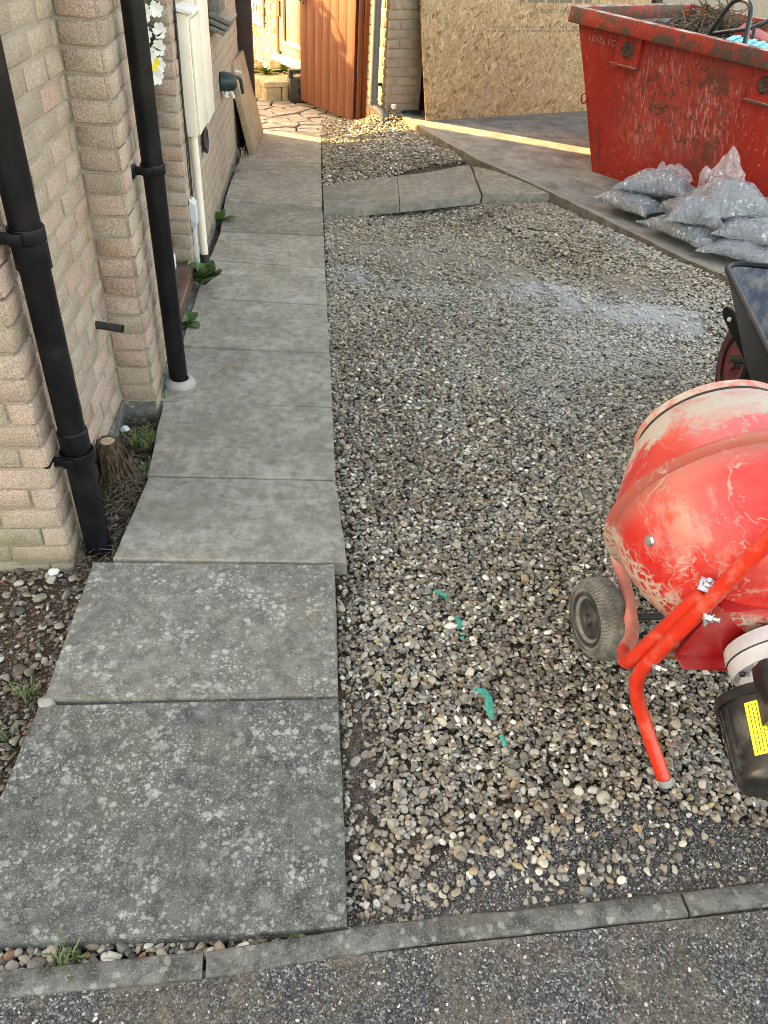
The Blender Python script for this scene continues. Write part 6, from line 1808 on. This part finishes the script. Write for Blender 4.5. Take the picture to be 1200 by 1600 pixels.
def scatter(name, coll, P, ROT, SCL, IDX, COLR, DUST, CEM, label, cat):
    me = bpy.data.meshes.new(name); me.vertices.add(len(P)); me.vertices.foreach_set('co', P.astype(np.float32).ravel())
    for nm, typ, arr, key in (('rot', 'FLOAT_VECTOR', ROT, 'vector'), ('scl', 'FLOAT_VECTOR', SCL, 'vector'), ('pidx', 'INT', IDX, 'value'), ('pdust', 'FLOAT', DUST, 'value'), ('pcem', 'FLOAT', CEM, 'value')):
        a_ = me.attributes.new(nm, typ, 'POINT'); a_.data.foreach_set(key, (arr.astype(np.int32) if typ == 'INT' else arr.astype(np.float32)).ravel())
    a_ = me.attributes.new('pcol', 'FLOAT_COLOR', 'POINT'); a_.data.foreach_set('color', np.concatenate([COLR, np.ones((len(COLR), 1))], 1).astype(np.float32).ravel())
    o = link(name, me)
    ng_ = bpy.data.node_groups.new(name + '_scatter', 'GeometryNodeTree')
    ng_.interface.new_socket('Geometry', in_out='INPUT', socket_type='NodeSocketGeometry'); ng_.interface.new_socket('Geometry', in_out='OUTPUT', socket_type='NodeSocketGeometry')
    N = ng_.nodes; gi, go = N.new('NodeGroupInput'), N.new('NodeGroupOutput')
    ip = N.new('GeometryNodeInstanceOnPoints'); ci = N.new('GeometryNodeCollectionInfo'); ci.inputs[0].default_value = coll; ci.inputs['Separate Children'].default_value = True; ci.inputs['Reset Children'].default_value = True
    def na(nm, typ):
        x_ = N.new('GeometryNodeInputNamedAttribute'); x_.data_type = typ; x_.inputs['Name'].default_value = nm
        return [s for s in x_.outputs if s.enabled and s.name == 'Attribute'][0]
    e2r = N.new('FunctionNodeEulerToRotation')
    Lk = ng_.links.new
    Lk(gi.outputs[0], ip.inputs['Points']); Lk(ci.outputs[0], ip.inputs['Instance']); ip.inputs['Pick Instance'].default_value = True
    Lk(na('pidx', 'INT'), ip.inputs['Instance Index']); Lk(na('rot', 'FLOAT_VECTOR'), e2r.inputs[0]); Lk(e2r.outputs[0], ip.inputs['Rotation']); Lk(na('scl', 'FLOAT_VECTOR'), ip.inputs['Scale'])
    Lk(ip.outputs[0], go.inputs[0])
    md = o.modifiers.new('scatter', 'NODES'); md.node_group = ng_
    return tagit(o, label, cat, kind='stuff')

PAL = np.array([(.30, .25, .18), (.40, .345, .26), (.205, .165, .118), (.52, .47, .375), (.135, .112, .086), (.085, .075, .064), (.034, .034, .036), (.060, .061, .066), (.66, .62, .52), (.33, .215, .115), (.22, .105, .055), (.40, .265, .13), (.17, .168, .158), (.27, .26, .23), (.76, .72, .63), (.20, .14, .09)])
PW = np.array([1.5, 1.5, 1.4, 1.1, 1.3, 1.0, .5, .6, .65, .55, .22, .25, .8, .9, .35, 1.0]); PW /= PW.sum()
def drop(regions, cell, fmean, dens_f, n_try, size_f, maxh, sd):
    """drop stones one by one on a height grid so they lie on each other"""
    r_ = np.random.default_rng(sd)
    x0, x1, y0, y1 = regions
    gx_, gy_ = np.arange(x0, x1, cell), np.arange(y0, y1, cell)
    HX, HY = np.meshgrid(gx_, gy_, indexing='ij')
    Hm = bed_z(HX, HY); base = Hm.copy()
    px = r_.uniform(x0, x1, n_try); py = r_.uniform(y0, y1, n_try)
    keep = r_.random(n_try) < dens_f(px, py)
    px, py = px[keep], py[keep]
    A = size_f(px, py, r_)
    order = np.argsort(-A * r_.uniform(.4, 1.6, len(A)))
    px, py, A = px[order], py[order], A[order]
    Bx = A * r_.uniform(.55, .92, len(A)); Cz = np.minimum(A, Bx) * r_.uniform(.45, .78, len(A)); yaw = r_.uniform(0, 6.283, len(A))
    res = []
    mh = maxh
    nxg, nyg = Hm.shape
    for k in range(len(px)):
        ra = (A[k] + Bx[k]) * .25
        w = max(1, int(ra / cell + .5))
        i, j = int((px[k] - x0) / cell), int((py[k] - y0) / cell)
        i0, i1, j0, j1 = max(i - w, 0), min(i + w + 1, nxg), max(j - w, 0), min(j + w + 1, nyg)
        sub = Hm[i0:i1, j0:j1]
        if sub.size == 0: continue
        hmax = sub.max(); hmean = sub.mean()
        zc = .45 * hmax + .55 * hmean
        if zc - base[i, j] > mh: continue
        zc += Cz[k] * .5 * .55
        dx = (HX[i0:i1, j0:j1] - px[k]) / ra; dy = (HY[i0:i1, j0:j1] - py[k]) / ra
        d2 = dx * dx + dy * dy
        topz = zc + Cz[k] * .5 * np.sqrt(np.clip(1 - d2, 0, 1))
        np.maximum(sub, np.where(d2 < 1, topz, -9), out=sub)
        res.append((px[k], py[k], zc, A[k], Bx[k], Cz[k], yaw[k]))
    return np.array(res)
def dress(D, sd, tilt=.32, pal=PAL, pw=PW, jit=.22):
    r_ = np.random.default_rng(sd); n_ = len(D)
    ROT = np.stack([r_.normal(0, tilt, n_), r_.normal(0, tilt, n_), D[:, 6]], 1)
    SCL = D[:, 3:6]
    tone = np.clip(D[:, 3:4] / .013, .55, 1.0) if pal is PAL else 1.0
    c_ = tone * pal[r_.choice(len(pal), n_, p=pw)] * r_.uniform(1 - jit, 1 + jit, (n_, 1)) * r_.uniform(.96, 1.04, (n_, 3))
    return ROT, SCL, c_

def dens_main(x, y):
    d = np.ones_like(x)
    d *= np.where(kerb_line(x, y) > 0, 1, 0)
    cz = chip_zone(x, y); d *= 1 - cz * (.66 + .27 * sm(.45, .85, x))
    fb = fbm(x, y, 5, 33)
    d *= np.clip(1 - .85 * blob(x, y, .10, 1.02, .05, .22) - .6 * blob(x, y, .09, 1.8, .05, .4) - .5 * blob(x, y, .22, .78, .10, .10), .05, 1)
    bare = sm(.30, .80, dust_f(x, y)) + sm(.42, .80, cem_f(x, y))
    d *= np.clip(1 - .95 * bare, .16, 1)
    front = np.where(y < .655 + .06 * (x - .1), 0.25, 1.0); d *= front
    return d
def size_main(x, y, r_):
    s = np.exp(r_.normal(math.log(.0158), .25, len(x)))
    s *= np.where(y > 4.9, .95, 1.0)
    s *= np.where(r_.random(len(x)) < .26, .55, 1.0) * np.where(r_.random(len(x)) < .03, 1.5, 1.0)
    return np.clip(s, .0050, .036)
D1 = drop((.065, 2.35, .62, 5.15), .004, 0, dens_main, 165000, size_main, .024, 1)
ROT, SCL, CC = dress(D1, 2)
scatter('gravel', PEBS, D1[:, :3], ROT, SCL, np.random.default_rng(5).integers(0, 14, len(D1)), CC, np.clip(dust_f(D1[:, 0], D1[:, 1]) * .8 + .13 + .55 * sm(2.3, 3.9, D1[:, 1]) * sm(.25, .6, fbm(D1[:, 0], D1[:, 1], 2.3, 77)), 0, 1), np.clip(cem_f(D1[:, 0], D1[:, 1]) * .8 + .42 * blob(D1[:, 0], D1[:, 1], 1.35, 3.25, .60, .55) * sm(.2, .65, fbm(D1[:, 0], D1[:, 1], 4.0, 41)), 0, 1), 'loose flint gravel covering the driveway bed', 'gravel')
# small patch beyond the crossing slabs with the sunlit heap at the garage corner
def dens_far(x, y):
    d = np.where(kerb_line(x, y) > 0, 1.0, 0) * np.where(y > 5.40 + (x - .06) * .33, 1, 0)
    return d
D2 = drop((.065, 1.25, 5.4, 7.5), .005, 0, dens_far, 26000, lambda x, y, r_: np.clip(np.exp(r_.normal(math.log(.019), .3, len(x))), .009, .04), .022, 7)
ROT, SCL, CC = dress(D2, 8)
scatter('gravel', PEBS, D2[:, :3], ROT, SCL, np.random.default_rng(6).integers(0, 14, len(D2)), CC * .95, np.full(len(D2), .15), np.zeros(len(D2)), 'gravel patch and heap beyond the crossing slabs at the garage corner', 'gravel')
# planting strip on the left of the path: pebbles thinning towards the stump
def dens_left(x, y):
    e = np.interp(y, [.4, .63, 1.15, 1.63, 2.05, 2.5], [-.66, -.655, -.63, -.615, -.535, -.56])
    d = np.where(x < e, 1.0, 0) * sm(2.3, 1.2, y) * .62 + np.where(x < e, .10, 0)
    d *= np.where((y > 1.66) & (x < -.685), 0, 1)
    return np.clip(d, 0, 1) * (.35 + .9 * fbm(x, y, 9, 3))
D3 = drop((-1.5, -.53, .56, 2.45), .004, 0, dens_left, 21000, lambda x, y, r_: np.clip(np.exp(r_.normal(math.log(.0125), .45, len(x))), .004, .038), .012, 9)
ROT, SCL, CC = dress(D3, 10)
scatter('gravel', PEBS, D3[:, :3], ROT, SCL, np.random.default_rng(7).integers(0, 14, len(D3)), CC * .72, np.full(len(D3), .02), np.zeros(len(D3)), 'pebbles in the planting strip beside the house', 'gravel')
# pebbles caught between nearest slab and kerb
def dens_gap(x, y): return np.where((y > .594 + (x + .2) * .06) & (y < .632), .9, 0) * np.where(x < .04, 1, 0)
D4 = drop((-.75, .05, .575, .64), .003, 0, dens_gap, 1900, lambda x, y, r_: np.clip(np.exp(r_.normal(math.log(.015), .45, len(x))), .005, .032), .022, 12)
D4[:, 2] += .006
ROT, SCL, CC = dress(D4, 13)
scatter('gravel', PEBS, D4[:, :3], ROT, SCL, np.random.default_rng(8).integers(0, 14, len(D4)), CC, np.full(len(D4), .05), np.zeros(len(D4)), 'stones and flints caught between the nearest slab and the kerb', 'gravel')
# dark road chippings: loose on the road and over the corner of the drive
CPAL = np.array([(.048, .047, .046), (.083, .080, .076), (.128, .123, .116), (.20, .192, .18), (.34, .32, .30), (.55, .53, .49), (.17, .13, .095)]); CPW = np.array([1.6, 1.8, 1.3, .8, .4, .14, .3]); CPW /= CPW.sum()
r_ = np.random.default_rng(44)
nC = 90000
x_ = r_.uniform(.05, 1.75, nC); y_ = r_.uniform(.60, 1.02, nC); k_ = (chip_zone(x_, y_) > r_.random(nC) * .9) & (y_ > .632 + .062 * (x_ - .1))
x_, y_ = x_[k_], y_[k_]; zc_ = bed_z(x_, y_) + r_.uniform(.0, .004, len(x_))
x2 = r_.uniform(-.85, 1.3, 42000); y2 = r_.uniform(.30, .62, 42000); k_ = (y2 < .55 + .068 * (x2 + .2)) & (r_.random(42000) < .30 + .75 * fbm(x2, y2, 6, 8))
x2, y2 = x2[k_], y2[k_]; z2 = np.full(len(x2), -.0098) + r_.uniform(0, .0025, len(x2))
XX, YY, ZZ = np.concatenate([x_, x2]), np.concatenate([y_, y2]), np.concatenate([zc_, z2]); n_ = len(XX)
s_ = np.clip(np.exp(r_.normal(math.log(.0046), .34, n_)), .0025, .011)
D5 = np.stack([XX, YY, ZZ, s_, s_ * r_.uniform(.6, .95, n_), s_ * r_.uniform(.4, .7, n_), r_.uniform(0, 6.283, n_)], 1)
ROT, SCL, CC = dress(D5, 45, .4, CPAL, CPW)
scatter('gravel', CHIPS, D5[:, :3], ROT, SCL, r_.integers(0, 6, n_), CC, np.zeros(n_), np.zeros(n_), 'small dark stone chippings along the road edge', 'chippings')
# crumbs of earth along the slab edge and in the planting strip
r_ = np.random.default_rng(91)
x_ = np.concatenate([r_.uniform(.06, .45, 26000), r_.uniform(-1.25, -.53, 22000)]); y_ = np.concatenate([r_.uniform(.64, 2.4, 26000), r_.uniform(.62, 2.46, 22000)])
e_ = np.interp(y_, [.4, .63, 1.15, 1.63, 2.05, 2.5], [-.66, -.655, -.63, -.615, -.535, -.56])
k_ = np.where(x_ > 0, soil_f(x_, y_) > .25 + .5 * r_.random(len(x_)), (x_ < e_ + .004) & ~((y_ > 1.655) & (x_ < -.685)))
x_, y_ = x_[k_], y_[k_]; n_ = len(x_)
s_ = np.clip(np.exp(r_.normal(math.log(.0052), .45, n_)), .002, .014)
D6 = np.stack([x_, y_, bed_z(x_, y_) + s_ * .15, s_, s_ * r_.uniform(.5, .95, n_), s_ * r_.uniform(.4, .8, n_), r_.uniform(0, 6.283, n_)], 1)
EPAL = np.array([(.06, .038, .024), (.10, .065, .04), (.15, .10, .065), (.035, .026, .02), (.22, .17, .12), (.40, .37, .31)]); EPW = np.array([1.5, 1.6, 1.0, 1.0, .4, .15]); EPW /= EPW.sum()
ROT, SCL, CC = dress(D6, 92, .5, EPAL, EPW)
scatter('earth_crumbs', CHIPS, D6[:, :3], ROT, SCL, r_.integers(0, 6, n_), CC, np.zeros(n_), np.zeros(n_), 'crumbs of brown earth along the slab edges', 'soil')
# single stones worth telling apart
def stone(loc, s3, col, label, seed):
    n = NT('pale_flint'); f = n.noise(60, 5, .6)
    mt = n.out(n.mix(n.step(f, .35, .7), tuple(x * .75 for x in col), col), .6, n.bump(f, .3, .002))
    bm = B(); bmesh.ops.create_icosphere(bm, subdivisions=3, radius=.5)
    for v in bm.verts:
        v.co *= 1 + mnoise.noise(v.co * 2.3 + Vector((seed, 0, 0))) * .3
        v.co = Vector((v.co.x * s3[0], v.co.y * s3[1], v.co.z * s3[2])) + Vector(loc)
    tagit(fin(bm, 'stone', mt, ang=60), label, 'stone')
stone((-.722, 1.625, -.028), (.030, .024, .018), (.72, .70, .62), 'round white pebble at the foot of the brick corner', 1)
stone((-.668, 2.36, -.02), (.035, .03, .02), (.70, .69, .66), 'white flint chip in the soil under the wall recess', 2)
stone((-.612, 1.158, -.012), (.042, .036, .03), (.30, .28, .25), 'grey pebble wedged at the corner between the two nearest slabs', 3)
stone((.360, 1.378, -.006), (.036, .017, .015), (.62, .59, .52), 'long white flint beside the crumpled teal scrap', 4)
stone((.60, .885, .0), (.022, .016, .012), (.42, .40, .36), 'pale stone lying on the dark chippings before the mixer leg', 5)
